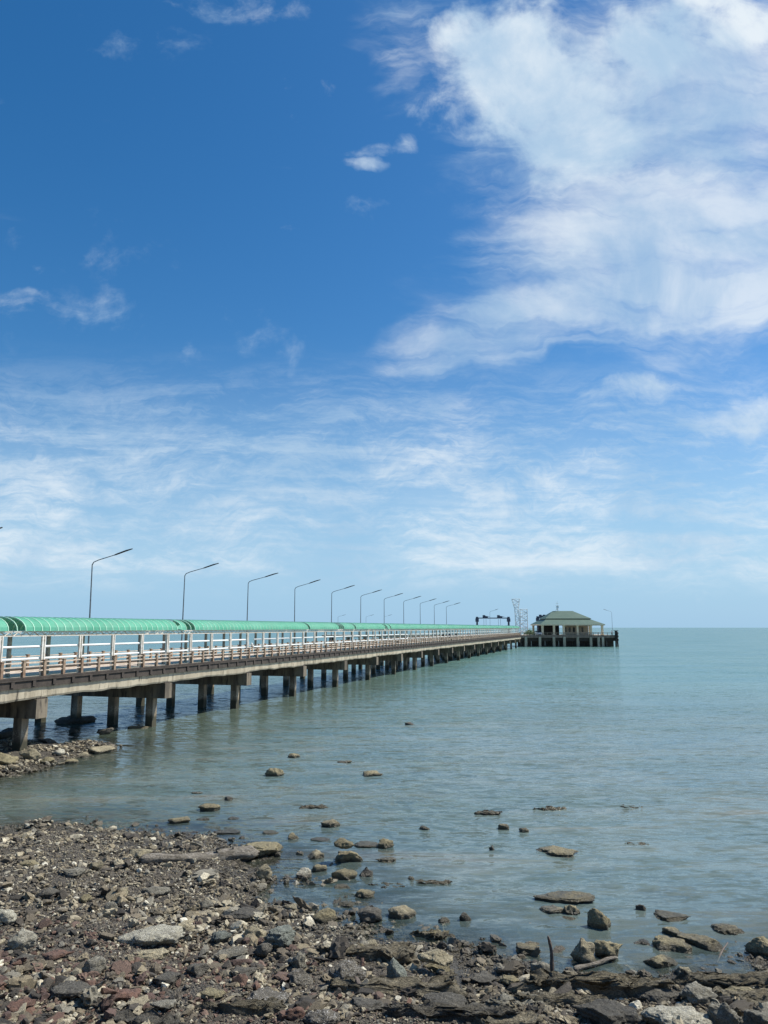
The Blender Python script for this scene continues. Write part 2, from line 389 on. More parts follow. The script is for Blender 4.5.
SKYP = dict(cloud_lo=(4.7, 6.5, 8.4), cloud_hi=(8.6, 9.4, 10.0), sat=1.36, val=1.32, hue=.499, hz_top=.34, hz=.88, hzcol=(3.5, 6.1, 8.7), cov=.95, str=.078)
build_world()
sun_d = bpy.data.lights.new('sun', 'SUN'); sun = bpy.data.objects.new('sun', sun_d); COL.objects.link(sun)
sun_d.energy = 5.0; sun_d.angle = R(.5); sun_d.color = (1.0, .94, .83)
sd = Vector((math.sin(SUN_AZ) * math.cos(SUN_EL), math.cos(SUN_AZ) * math.cos(SUN_EL), math.sin(SUN_EL)))
sun.rotation_euler = sd.to_track_quat('Z', 'Y').to_euler(); sun.location = (40, 10, 60)
C.view_settings.view_transform = 'Standard'; C.view_settings.look = 'None'; C.view_settings.gamma = 1; C.view_settings.use_curve_mapping = False
C.view_settings.exposure = 0.31

# ------------------------------------------------------------------ terrain
shore_px = [(-9e9, 0)]
land = []   # world XY polygon of the dry land, land side closed behind the camera
def addpx(x, y): p = at_z(x, y, 0); land.append((p.x, p.y))
land += [(-90, 70), (-40, 52), (-27, 49), (-23, 47.5)]
for q in [(18, 741), (60, 745), (90, 743), (118, 746), (108, 752), (80, 757), (45, 764), (20, 772), (-5, 779)]: addpx(*q)
land += [(-24, 34), (-27, 31.5), (-24, 28.5), (-19, 27)]
for q in [(0, 836), (30, 829), (70, 827), (110, 829), (150, 832), (190, 836), (225, 843), (262, 852), (290, 866), (318, 884), (300, 893), (338, 905), (352, 926), (398, 938), (430, 943), (470, 952), (510, 956),
          (540, 972), (580, 980), (640, 978), (700, 972), (768, 966), (860, 960)]: addpx(*q)
land += [(30, 19), (90, 25), (90, -60), (-90, -60)]
LP = np.array(land)
def sdist(x, y):
    """signed distance to the shoreline, + on land"""
    x = np.asarray(x, float); y = np.asarray(y, float)
    d = np.full(x.shape, 1e9); ins = np.zeros(x.shape, bool)
    n = len(LP)
    for i in range(n):
        ax, ay = LP[i]; bx, by = LP[(i + 1) % n]
        ex, ey = bx - ax, by - ay
        t = np.clip(((x - ax) * ex + (y - ay) * ey) / (ex * ex + ey * ey), 0, 1)
        d = np.minimum(d, np.hypot(x - ax - t * ex, y - ay - t * ey))
        c = ((ay > y) != (by > y)) & (x < (bx - ax) * (y - ay) / (by - ay + 1e-12) + ax)
        ins ^= c
    return np.where(ins, d, -d)
def ground(x, y, fine=True):
    x = np.asarray(x, float); y = np.asarray(y, float)
    s = sdist(x, y)
    p = np.stack([x * .55, y * .55, np.zeros_like(x)], -1).reshape(-1, 3)
    nz = fbm(p, 5, .55).reshape(x.shape)
    s2 = s + nz * .55
    z = np.where(s2 > 0, 1.25 * (1 - np.exp(-np.maximum(s2, 0) / 10)), -.085 * np.abs(s2))
    z = np.maximum(z, -4) + nz * .05 * np.clip(1 + s * .3, .2, 1)
    spit = np.clip((y - 33) / 3, 0, 1) * (s > -2)
    z = np.where(spit > 0, np.minimum(z, .16 + .05 * nz + .02 * s), z)
    if fine:
        p2 = np.stack([x * 2.6, y * 2.6, np.zeros_like(x)], -1).reshape(-1, 3)
        z = z + (np.abs(fbm(p2, 4, .6)).reshape(x.shape) * .055 - .02) * np.clip(1 + s * .4, .15, 1)
    # embankment under and behind the photographer, left shore bank
    k = np.clip((10.3 - y) / 7.5, 0, 1); k = k * k * (3 - 2 * k); z = z + k * 3.6
    k = np.clip((-26 - x) / 10, 0, 1) * (y < 45) * np.clip((45 - y) / 10, 0, 1); z = z + k * 2.2
    return z
def g1(x, y): return float(ground(np.array([x]), np.array([y]))[0])
def on_ground(px, py):
    z = 0.3
    for _ in range(7):
        p = at_z(px, py, z); z = max(g1(p.x, p.y), -.02)
    p = at_z(px, py, z); return p

def axis(lo, f0, f1, hi, st):
    a = list(np.arange(f0, f1 + 1e-6, st)); k = st
    x = f1
    while x < hi: k *= 1.22; x += k; a.append(min(x, hi))
    x = f0; k = st
    while x > lo: k *= 1.22; x -= k; a.insert(0, max(x, lo))
    return np.array(a)
def grid(xs, ys):
    X, Y = np.meshgrid(xs, ys); nx, ny = len(xs), len(ys)
    i = np.arange(ny - 1)[:, None] * nx + np.arange(nx - 1)[None, :]
    Fq = np.stack([i, i + 1, i + nx + 1, i + nx], -1).reshape(-1, 4)
    return X.ravel(), Y.ravel(), Fq

def mat_ground():
    m, nt, b = newmat('beach_gravel_bed')
    pos = nt.new('ShaderNodeNewGeometry').outputs['Position']
    v1 = nt.new('ShaderNodeTexVoronoi'); nt.l.new(pos, v1.inputs[0]); v1.inputs['Scale'].default_value = 17
    v2 = nt.new('ShaderNodeTexVoronoi'); nt.l.new(pos, v2.inputs[0]); v2.inputs['Scale'].default_value = 42
    sc = nt.new('ShaderNodeSeparateColor'); nt.l.new(v1.outputs['Color'], sc.inputs[0])
    sc2 = nt.new('ShaderNodeSeparateColor'); nt.l.new(v2.outputs['Color'], sc2.inputs[0])
    n = nt.noise(pos, .5, 5, .6)
    a = nt.mix(nt.mr(sc.outputs[0], 0, 1), (.030, .027, .022), (.17, .15, .12))
    c = nt.mix(nt.mr(sc2.outputs[0], 0, 1), (.025, .022, .018), (.14, .125, .10))
    col = nt.mix(.5, a, c); col = nt.mix(nt.mr(n, .4, .65, 0, .5), col, (.07, .058, .045))
    sp = nt.new('ShaderNodeSeparateXYZ'); nt.l.new(pos, sp.inputs[0])
    wet = nt.mr(nt.m('ADD', sp.outputs[2], nt.m('MULTIPLY', nt.noise(pos, 2, 4, .6), -.25)), -.06, .16, 1, 0)
    col = nt.mix(nt.m('MULTIPLY', wet, .65), col, (.05, .044, .03))
    nt.l.new(col, b.inputs['Base Color']); nt.l.new(nt.mr(wet, 0, 1, .9, .4), b.inputs['Roughness'])
    h = nt.m('ADD', nt.m('MULTIPLY', v1.outputs['Distance'], -1), nt.m('MULTIPLY', v2.outputs['Distance'], -.5))
    nt.l.new(nt.bump(h, 1, .06), b.inputs['Normal'])
    return m
xs = axis(-300, -24, 13, 300, .085); ys = axis(-120, 9, 30, 600, .085)
# finer strip under the pier too
X, Y, Fq = grid(xs, ys)
Z = ground(X, Y)
me = np_mesh('beach_ground', np.stack([X, Y, Z], -1), Fq); g_o = link('beach', me, mat_ground(), kind='structure')

# ------------------------------------------------------------------ sea
def mat_water():
    m, nt, b = newmat('sea_water')
    pos = nt.new('ShaderNodeNewGeometry').outputs['Position']
    dep = nt.new('ShaderNodeAttribute', attribute_name='depth').outputs['Fac']
    sp = nt.new('ShaderNodeSeparateXYZ'); nt.l.new(pos, sp.inputs[0])
    def wavez(rot, sc, scale, det, rough=.6, dist=.6):
        return nt.noise(nt.mapping(pos, rot=(0, 0, R(rot)), scale=sc), scale, det, rough, dist)
    w1 = wavez(8, (.35, 1, 1), .55, 3); w2 = wavez(-12, (.5, 1, 1), 1.7, 4); w3 = wavez(20, (.6, 1, 1), 5.0, 4, .65); w4 = wavez(-5, (.18, 1, 1), .16, 2)
    def nvec(rot, sc, scale, det, amp, rough=.6):
        c = nt.noise(nt.mapping(pos, rot=(0, 0, R(rot)), scale=sc), scale, det, rough, .5, 1)
        a = nt.new('ShaderNodeVectorMath', operation='SUBTRACT'); nt.l.new(c, a.inputs[0]); a.inputs[1].default_value = (.5, .5, .5)
        k = nt.new('ShaderNodeVectorMath', operation='MULTIPLY'); nt.l.new(a.outputs[0], k.inputs[0]); k.inputs[1].default_value = (amp * .6, amp, 0)
        return k.outputs[0]
    h = nt.m('ADD', nt.m('ADD', nt.m('MULTIPLY', w1, .34), nt.m('MULTIPLY', w2, .17)), nt.m('ADD', nt.m('MULTIPLY', w3, .055), nt.m('MULTIPLY', w4, .5)))
    calm = nt.mr(dep, 0, .6, .5, 1.0)   # ripples shrink in the shallows
    h = nt.m('MULTIPLY', h, calm)
    vs = [nvec(8, (.4, 1, 1), .8, 3, WP['n'][0]), nvec(-6, (.32, 1, 1), 2.4, 4, WP['n'][1]), nvec(9, (.35, 1, 1), 6.0, 4, WP['n'][2], .65)]
    acc = nt.new('ShaderNodeNewGeometry').outputs['Normal']; sm = None
    for v_ in vs:
        if sm is None: sm = v_; continue
        a_ = nt.new('ShaderNodeVectorMath', operation='ADD'); nt.l.new(sm, a_.inputs[0]); nt.l.new(v_, a_.inputs[1]); sm = a_.outputs[0]
    gust = nt.mr(nt.noise(nt.mapping(pos, rot=(0, 0, R(5)), scale=(.25, 1, 1)), .12, 5, .6), .35, .65, .55, 1.25)
    k_ = nt.new('ShaderNodeVectorMath', operation='SCALE'); nt.l.new(sm, k_.inputs[0]); nt.l.new(nt.m('MULTIPLY', calm, gust), k_.inputs['Scale'])
    a_ = nt.new('ShaderNodeVectorMath', operation='ADD'); nt.l.new(acc, a_.inputs[0]); nt.l.new(k_.outputs[0], a_.inputs[1])
    n_ = nt.new('ShaderNodeVectorMath', operation='NORMALIZE'); nt.l.new(a_.outputs[0], n_.inputs[0]); nrm = n_.outputs[0]
    big = nt.noise(nt.mapping(pos, rot=(0, 0, R(6)), scale=(.35, 1, 1)), .09, 6, .6, .6)
    big2 = nt.noise(nt.mapping(pos, rot=(0, 0, R(-4)), scale=(.22, 1, 1)), .5, 7, .65, .6)
    deepc = nt.mix(nt.mr(big, .38, .62), WP['deep1'], WP['deep2'])
    shal = nt.mix(nt.mr(big2, .40, .62), WP['shal1'], WP['shal2'])
    far = nt.mr(sp.outputs[1], 30, 110)
    col = nt.mix(far, shal, deepc)
    # silt clouds stirred up in the shallows
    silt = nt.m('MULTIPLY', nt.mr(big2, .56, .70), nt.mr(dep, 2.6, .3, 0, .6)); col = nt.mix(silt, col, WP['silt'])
    # silty water along the pier, colour darkened further for its shade and reflection
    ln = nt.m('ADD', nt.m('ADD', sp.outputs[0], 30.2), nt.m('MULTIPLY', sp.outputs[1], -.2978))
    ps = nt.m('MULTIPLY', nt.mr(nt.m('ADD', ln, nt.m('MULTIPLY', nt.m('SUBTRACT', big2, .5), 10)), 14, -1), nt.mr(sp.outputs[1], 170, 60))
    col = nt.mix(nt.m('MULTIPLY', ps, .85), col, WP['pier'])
    foam_n = nt.noise(nt.mapping(pos, scale=(.5, 1, 1)), 1.6, 8, .7)
    fm = nt.m('MULTIPLY', nt.mr(foam_n, .70, .76), nt.mr(nt.noise(pos, .12, 3), .52, .62))
    dif = nt.new('ShaderNodeBsdfDiffuse'); nt.l.new(col, dif.inputs[0]); nt.l.new(nrm, dif.inputs['Normal'])
    tr = nt.new('ShaderNodeBsdfTransparent'); tr.inputs[0].default_value = (.80, .84, .78, 1)
    opac = nt.m('SUBTRACT', 1, nt.m('POWER', 2.718, nt.m('MULTIPLY', nt.m('MAXIMUM', dep, 0), -1 / WP['clear'])))
    mb = nt.new('ShaderNodeMixShader'); nt.l.new(opac, mb.inputs[0]); nt.l.new(tr.outputs[0], mb.inputs[1]); nt.l.new(dif.outputs[0], mb.inputs[2])
    gl = nt.new('ShaderNodeBsdfGlossy'); gl.inputs['Roughness'].default_value = .12; nt.l.new(nrm, gl.inputs['Normal']); gl.inputs[0].default_value = (.95, .97, 1, 1)
    fr = nt.new('ShaderNodeFresnel'); fr.inputs['IOR'].default_value = 1.33; nt.l.new(nrm, fr.inputs['Normal'])
    mx = nt.new('ShaderNodeMixShader'); nt.l.new(nt.m('MINIMUM', fr.outputs[0], WP['cap']), mx.inputs[0]); nt.l.new(mb.outputs[0], mx.inputs[1]); nt.l.new(gl.outputs[0], mx.inputs[2])
    fo = nt.new('ShaderNodeBsdfDiffuse'); fo.inputs[0].default_value = (.7, .72, .7, 1)
    m3 = nt.new('ShaderNodeMixShader'); nt.l.new(nt.m('MULTIPLY', fm, .35), m3.inputs[0]); nt.l.new(mx.outputs[0], m3.inputs[1]); nt.l.new(fo.outputs[0], m3.inputs[2])
    nt.l.new(m3.outputs[0], nt.n['Material Output'].inputs[0])
    return m
WP = dict(cap=.46, n=(.45, 1.5, 1.5), deep1=(.082, .180, .178), deep2=(.115, .212, .200), shal1=(.100, .148, .143), shal2=(.140, .178, .162), silt=(.20, .185, .14), pier=(.062, .078, .055), clear=.22)
xs = axis(-20000, -34, 30, 20000, .22); ys = axis(-200, 10, 62, 30000, .22)
X, Y, Fq = grid(xs, ys)
dep = -ground(X, Y, False)
dep = np.where((np.abs(X) > 250) | (Y > 500), 4.0, dep)
near = np.clip((75 - Y) / 30, 0, 1) * np.clip((45 - np.abs(X)) / 12, 0, 1) * np.clip(dep / .8, .12, 1)
q = np.stack([X * .28, Y * .8, X * 0 + 2], -1); q2 = np.stack([X * .8 + Y * .2, Y * 2.1, X * 0 + 9], -1)
Zw = near * (fbm(q, 2) * .045 + fbm(q2, 2) * .016)
me = np_mesh('sea_surface', np.stack([X, Y, Zw], -1), Fq)
at = me.attributes.new('depth', 'FLOAT', 'POINT'); at.data.foreach_set('value', dep.astype(np.float32))
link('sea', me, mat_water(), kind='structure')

# ------------------------------------------------------------------ rocks
_ico = {}
def ico(n):
    if n not in _ico:
        bm = bmesh.new(); bmesh.ops.create_icosphere(bm, subdivisions=n, radius=1)
        _ico[n] = (np.array([v.co[:] for v in bm.verts]), np.array([[v.index for v in f.verts] for f in bm.faces])); bm.free()
    return _ico[n]
def rock_mesh(name, seed, w, d, h, style='block', sub=4):
    r = np.random.default_rng(seed); V, Fc = ico(sub); p = V.copy()
    asp = np.array([w, d, h]) / max(w, d, h)
    if style == 'ledge': p = np.sign(p) * np.abs(p) ** .55; sub = 5; asp = asp * 1.6
    npl = {'block': 12, 'round': 7, 'slab': 9, 'ledge': 3}[style]
    for _ in range(npl):
        n = r.normal(size=3); n /= np.linalg.norm(n); dd = r.uniform(.52, .85) if style != 'round' else r.uniform(.72, .95)
        o = p @ n - dd; p = p - np.outer(np.maximum(o, 0) * .96, n)
    if style in ('slab', 'ledge'):
        dd = .5; o = p[:, 2] - dd; p[:, 2] -= np.maximum(o, 0) * .9
    off = r.uniform(0, 100, 3)
    q = p * (asp * 2.0) + off
    rad = 1 + .20 * fbm(q * 1.1, 2)[:, None] + .085 * fbm(q * 3.3, 3)[:, None] * 1.0
    p = p * rad
    fr = fbm(q * 9, 3)[:, None]; p = p * (1 + (.045 if style != 'ledge' else .09) * fr)
    if style in ('slab', 'ledge'):
        st = vnoise(np.stack([p[:, 2] * 6 + off[0], p[:, 0] * .4, p[:, 1] * .4], -1)); st = np.round(st * 2.5) / 2.5
        p[:, :2] *= (1 + (.10 if style == 'slab' else .16) * st)[:, None]
    if style == 'ledge':
        a1 = vnoise(np.stack([p[:, 0] * 5.2 + off[1], p[:, 2] * 2, p[:, 0] * 0], -1)); p[:, 1] *= 1 + .30 * np.round(a1 * 3) / 3 + .10 * a1
        a2 = vnoise(np.stack([p[:, 0] * 6.8 + off[2], p[:, 1] * 3.5, p[:, 0] * 0], -1)); p[:, 2] *= 1 + .45 * np.round(a2 * 3) / 3 + .12 * a2
    lo, hi = p.min(0), p.max(0); p = (p - (lo + hi) / 2) / (hi - lo) * np.array([w, d, h])
    return np_mesh(name, p, Fc, True)

ROCKS = []
def rock(x0, x1, y0, y1, mat, label, style='block', tilt=0.0, yaw=None, tall=None, name='rock', cat='rock', z=None, group='rocks scattered over the shore and shallows', seed=None):
    k = len(ROCKS); seed = seed or k * 13 + 5
    cx = (x0 + x1) / 2
    base = on_ground(cx, y1) if z is None else at_z(cx, y1, z)
    pxm = F / ray(cx, y1).length / ((base - Vector((0, 0, EYE))).length / ray(cx, y1).length) * 1.0
    dist = (base - Vector((0, 0, EYE))).length / ray(cx, y1).length  # depth along view axis
    pxm = F / dist
    w = (x1 - x0) / pxm; Hh = (y1 - y0) / pxm
    a = math.atan2(EYE - base.z, math.hypot(base.x, base.y)); sa, ca = math.sin(a), math.cos(a)
    d = min(.75 * w, .62 * Hh / sa) if style != 'ledge' else min(.5 * w, .75 * Hh / sa)
    d = max(d, .16 * w)
    h = max((Hh - d * sa * .85) / ca, .12 * w, .05)
    bury = .22 if style != 'ledge' else .62
    hh = h / (1 - bury)
    fw = Vector((base.x, base.y, 0)).normalized()
    c = base + fw * d * .42
    gz = max(g1(c.x, c.y), -.03 if base.z > -.01 else -.06) if z is None else z
    if style == 'ledge': gz = min(gz, base.z + .03)
    c.z = gz + hh / 2 - hh * bury
    o = link(name, rock_mesh(name, seed, w * 1.04, d * 1.05, hh, style, 5 if (style == 'ledge' or x1 - x0 > 30) else 4 if (x1 - x0) > 14 else 3), RK[mat])
    o.location = c
    o.rotation_euler = (0, R(-tilt), yaw if yaw is not None else math.atan2(-fw.x, fw.y))
    tag(o, label, cat, group); ROCKS.append((c, w, d)); return o

R_ = rock
# left beach
R_(119,183,928,950,'p','long pale speckled boulder lying flat in the middle of the left beach','round')
R_(128,168,949,960,'t','low tan slab tucked under the front of the long pale speckled boulder','slab')
R_(36,62,887,900,'d','dark blue-grey block alone among fine gravel on the upper left beach')
R_(8,35,928,952,'p','round yellowish barnacled boulder near the left edge of the beach','round')
R_(-6,15,911,928,'p','pale rock cut by the left edge of the photo','block')
R_(128,152,847,859,'t','tan rock leaning against the left end of the driftwood log')
R_(142,170,883,895,'g','grey lens-shaped stone lying below the driftwood log','round')
R_(82,106,957,977,'g','grey slanted stone on the reddish lower left gravel', 'block', 22)
R_(174,193,920,938,'t','tan wedge just right of the long pale speckled boulder','block',-20)
R_(104,118,901,915,'g','small grey upright stone above the left end of the long pale boulder')
R_(152,181,972,987,'d','flat dark stone in the lower gravel beneath the tan slab','slab')
R_(50,98,983,1002,'d','large flat dark slab low in the reddish left gravel','slab')
R_(43,73,948,960,'r','reddish brown flat stone beside the round yellowish boulder','slab')
R_(246,289,983,1006,'s','dark block with a white crusted right face near the bottom','block')
R_(222,262,909,923,'d','dark layered flat rock at the right side of the gravel','slab')
R_(212,231,932,945,'u','grey-green stone left of the big layered grey boulder')
R_(214,248,950,962,'g','flat grey slab under the grey-green stone','slab')
R_(186,209,963,978,'d','dark bluish stone between the tan slab and the lower flat rocks')
R_(230,257,966,979,'d','dark low stone above the white-crusted dark block','slab')
R_(240,283,843,858,'b','broad dark flat boulder at the upper tip of the beach','slab')
R_(90,103,860,870,'t','small tan squarish stone on the far left gravel')
R_(11,35,952,963,'d','dark flat stone in front of the round yellowish boulder','slab')
R_(115,128,888,897,'t','small tan flat stone between the dark blue-grey block and the lens-shaped stone','slab')
R_(62,84,868,878,'g','small grey flat stone in the upper left gravel','slab')
R_(78,92,895,904,'b','small brown stone right of the dark blue-grey block')
R_(196,214,898,909,'g','grey stone under the middle of the driftwood log')
R_(150,170,905,915,'d','small dark stone above the long pale boulder')
R_(20,40,858,868,'b','small brown stone close to the water at far left')
R_(112,140,990,1003,'r','reddish slab in the lowest gravel at left','slab')
R_(150,176,1001,1014,'g','grey flat stone at the bottom of the photo beside the reddish slab','slab')
R_(6,34,1000,1016,'r','reddish brown stone in the bottom left corner')
R_(196,226,990,1003,'b','brown flat stone low on the beach left of the white-crusted block','slab')
# waterside centre
R_(334,355,837,849,'b','upper brown block stacked on the stepped rock pile at the water edge','block',z=.42)
R_(335,363,846,863,'b','lower wide block carrying the stepped rock pile at the water edge')
R_(354,380,840,848,'b','low flat rock behind the stepped pile, reaching right','slab')
R_(378,394,837,849,'b','rounded brown rock at the right end of the stepped pile','round')
R_(375,398,855,864,'b','flat tan-topped rock standing clear in the water right of the stepped pile','slab')
R_(306,324,848,860,'t','tan block left of the stepped rock pile')
R_(295,312,867,879,'p','block with a whitish cap at the inner pool edge')
R_(311,327,862,873,'b','low brown rock right of the white-capped block')
R_(329,357,866,881,'b','double-humped brown rock under the stepped pile')
R_(359,373,865,878,'d','dark pointed rock below the stepped pile')
R_(355,375,887,899,'b','squarish brown rock halfway down the water edge')
R_(357,382,906,924,'d','blackish cube-shaped boulder standing in the shallows')
R_(388,416,902,920,'t','large tan block in the shallows right of the blackish boulder')
R_(438,450,915,924,'b','small rounded rock alone in the water right of the large tan block','round')
R_(460,470,911,922,'d','small dark spike sticking out of the water',tilt=40)
R_(406,415,874,881,'b','small knob rising behind the long low reef')
R_(368,407,881,889,'b','left part of the long low reef awash in the shallows','ledge')
R_(410,452,880,885,'b','thin right part of the long low reef awash in the shallows','ledge')
R_(408,450,926,941,'b','broad low green-brown reef between the tan block and the shore','ledge')
R_(447,457,932,939,'b','tiny rock at the right end of the broad green-brown reef')
R_(312,337,907,924,'b','brown angular rock left of the blackish cube-shaped boulder','block')
R_(338,356,899,908,'b','low wet stone between the squarish brown rock and the angular rock','slab')
R_(334,352,882,890,'t','small tan stone at the narrow water channel','slab')
R_(284,297,904,912,'t','small tan cube on the gravel by the pool')
R_(256,272,864,881,'t','tan upright rock behind the broad dark flat boulder')
R_(263,295,927,951,'u','big layered grey boulder in the middle of the lower beach','slab')
R_(254,272,944,959,'d','dark stone leaning on the big layered grey boulder')
R_(244,266,924,943,'t','pale tan stone left of the big layered grey boulder')
R_(292,307,952,971,'g','light grey upright stone below the big layered boulder')
R_(287,314,967,986,'s','dark speckled stone touching the light grey upright stone')
R_(328,368,960,988,'s','tilted slab with a bright barnacled front in the lower centre','block',-18)
R_(387,407,959,988,'u','bluish-green upright block in the lower centre')
R_(424,450,962,973,'b','dark foot stone under the tan capped boulder')
R_(418,453,947,967,'t','tan capped boulder overhanging the bluish block side','block',z=.33)
R_(363,377,939,947,'t','small tan stone at the water edge above the tilted slab')
R_(383,401,944,953,'b','small brown stone above the bluish-green block')
R_(355,369,943,953,'b','small brown stone left of the water-edge tan stone')
R_(422,468,992,1017,'d','broad dark grey flat rock at the bottom centre','slab')
R_(282,306,1004,1021,'r','pinkish stone at the bottom beside the barnacled rock')
R_(303,340,1008,1030,'s','white-barnacled dark rock cut by the bottom edge','round')
R_(350,384,996,1012,'d','dark flat stone in the bottom layered ledges','slab')
R_(470,498,972,985,'d','dark wet stone on the shell grit right of the tan capped boulder','slab')
R_(500,520,975,986,'b','brown wet stone left of the grey egg-shaped rock')
# left edge ledges (bottom centre)
for a in [(302,420,944,960,'l','upper long greenish ledge crossing the lower centre'),
          (185,300,1004,1016,'l','long dark ledge at the bottom left of centre'),
          (330,470,982,996,'l','long dark ledge under the bluish-green block'),
          (467,560,990,1010,'g','grey slab-like ledge right of the bottom centre'),
          (505,680,984,997,'l','long straight ledge running under the egg-shaped rock'),
          (512,612,996,1008,'l','second ledge just below the long straight ledge'),
          (660,800,978,990,'l','ledge along the water at the right edge'),
          (700,800,990,1006,'l','brown ledge low at the right edge'),
          (380,520,1008,1022,'d','dark ledge at the very bottom centre'),
          (452,545,1014,1032,'l','ledge cut by the bottom edge right of the broad dark rock'),
          (100,200,1014,1032,'d','dark ledge cut by the bottom edge at left')]:
    R_(a[0],a[1],a[2],a[3],a[4],a[5],'ledge',yaw=R(random.uniform(-7,3)),name='rock_ledge',cat='rock ledge',group='flat rock ledges along the bottom of the beach')
# right shallows
R_(535,578,844,858,'b','flat olive rock alone in the right shallows, pointed tail to the right','slab')
R_(534,594,889,904,'b','wide flat rock shelf in the shallows right of centre','slab')
R_(540,566,903,915,'t','low tan rock in front of the wide flat shelf')
R_(563,580,902,916,'b','dark brown knob right of the low tan rock')
R_(588,611,907,931,'b','tall lumpy rock standing alone right of the shelf group')
R_(636,646,902,912,'d','small dark fin poking out of the water',tilt=35)
R_(654,690,910,923,'b','low brown rock in the water above the dark group','slab')
R_(713,746,921,936,'b','rounded dark rock behind the dark group','round')
R_(663,685,925,938,'b','squat rock at the back left of the dark group')
R_(679,725,930,950,'b','largest dark boulder of the group in the right shallows')
R_(654,691,935,953,'b','front left boulder of the dark group, olive topped')
R_(747,782,935,958,'b','dark boulder cut by the right edge of the photo')
R_(643,680,950,969,'b','dark boulder nearest the shore, right of the leaning pair')
R_(634,652,936,946,'d','small wet stone left of the dark group in the right shallows')
R_(571,598,937,966,'t','pale leaning boulder with a pointed top','block',25)
R_(594,623,938,961,'b','brown boulder propped beside the pale leaning boulder')
R_(531,556,961,984,'g','grey egg-shaped rock beside the upright stick','round')
R_(675,691,967,977,'t','small orange-tan stone at the right water edge')
R_(560,578,915,921,'b','little flat stone in front of the dark brown knob','slab')
R_(516,540,942,956,'b','low crumbly rock left of the upright stick','slab')
R_(625,652,841,846,'b','submerged rock barely breaking the surface at right','ledge')
R_(681,717,984,1008,'g','light grey angular block at the lower right')
R_(628,683,982,1003,'d','large dark broken rock at the lower right')
R_(574,641,1000,1032,'d','huge dark slab cut by the bottom edge right of centre','slab')
R_(644,711,1000,1032,'p','pale grey barnacled boulder cut by the bottom edge','round')
R_(708,742,999,1032,'g','grey boulder right of the barnacled one at the bottom')
R_(744,790,1004,1032,'g','grey boulder in the bottom right corner')
R_(552,576,985,997,'d','dark chunk lying on the long straight ledge')
R_(726,756,984,996,'b','brown chunk above the bottom right corner boulder')
# far water rocks
R_(265,284,766,777,'b','brown rock in open water, left one of the far pair')
R_(363,383,769,777,'b','low brown rock in open water, right one of the far pair')
R_(288,300,752,758,'b','small far rock behind the far pair')
R_(337,352,759,764,'b','pale low rock between the far pair')
R_(405,414,721,725,'d','farthest tiny dark rock in the bay')
R_(198,220,802,812,'b','flat square rock in the water off the left beach','slab')
R_(224,233,795,801,'d','tiny dark rock beside the flat square rock')
R_(168,190,815,824,'b','low rock at the tip of the left beach water','slab')
R_(191,203,790,794,'t','pale sliver of rock just awash off the left beach')
R_(228,242,815,820,'d','thin dark rock in the water off the beach tip','slab')
R_(196,209,816,821,'d','small dark rock right of the beach-tip rock','slab')
R_(297,328,805,809,'b','long thin reef awash in mid water','ledge')
R_(321,340,817,828,'t','tan rock in the water above the stepped pile')
R_(288,299,831,840,'b','little brown rock left of the way to the stepped pile')
R_(419,430,824,830,'b','small dark rock in mid water right of the stepped pile','round')
R_(489,495,844,852,'d','tiny black spike in the middle shallows')
R_(498,509,822,829,'b','small brown rock in mid water near the centre','round')
R_(519,529,826,832,'b','tiny brown rock right of the small mid-water rock','round')
R_(471,503,810,815,'b','flat reef awash left of the two thin reefs','ledge')
R_(533,567,807,811,'b','thin middle reef awash in the open bay','ledge')
R_(619,646,804,809,'b','thin right reef awash in the open bay','ledge')
R_(310,330,836,842,'d','small dark stone just above the tan block','slab')
R_(262,280,829,835,'b','small flat stone left of the little brown rock','slab')
R_(215,240,828,835,'d','dark flat stone where the beach tip meets the water','slab')
# spit under the pier
R_(20,40,748,761,'t','boulder wedged at the foot of the nearest pier pile')
R_(-8,17,753,766,'b','big brown boulder at the left end of the spit under the pier')
R_(52,64,750,757,'p','small pale stone on the spit under the pier')
R_(76,90,751,758,'t','tan stone at the middle of the spit under the pier')
R_(88,114,746,754,'t','low stone at the tip of the spit under the pier','slab')
R_(97,113,727,735,'d','dark rock around the foot of a pile beyond the spit')
R_(38,56,738,744,'d','dark flat rock in the water behind the spit','slab')
R_(-4,20,727,739,'d','black rock mass under the pier at the left edge')
R_(69,79,727,733,'d','small dark rock in front of the domed boulder')
R_(56,95,714,724,'d','large black domed boulder beyond the pier','round')
R_(40,54,757,764,'b','brown stone low on the spit front')
R_(62,78,758,764,'b','flat stone low on the spit front, nearer its tip','slab')
R_(128,150,724,729,'b','weedy low stone at the foot of a pile in the second row')

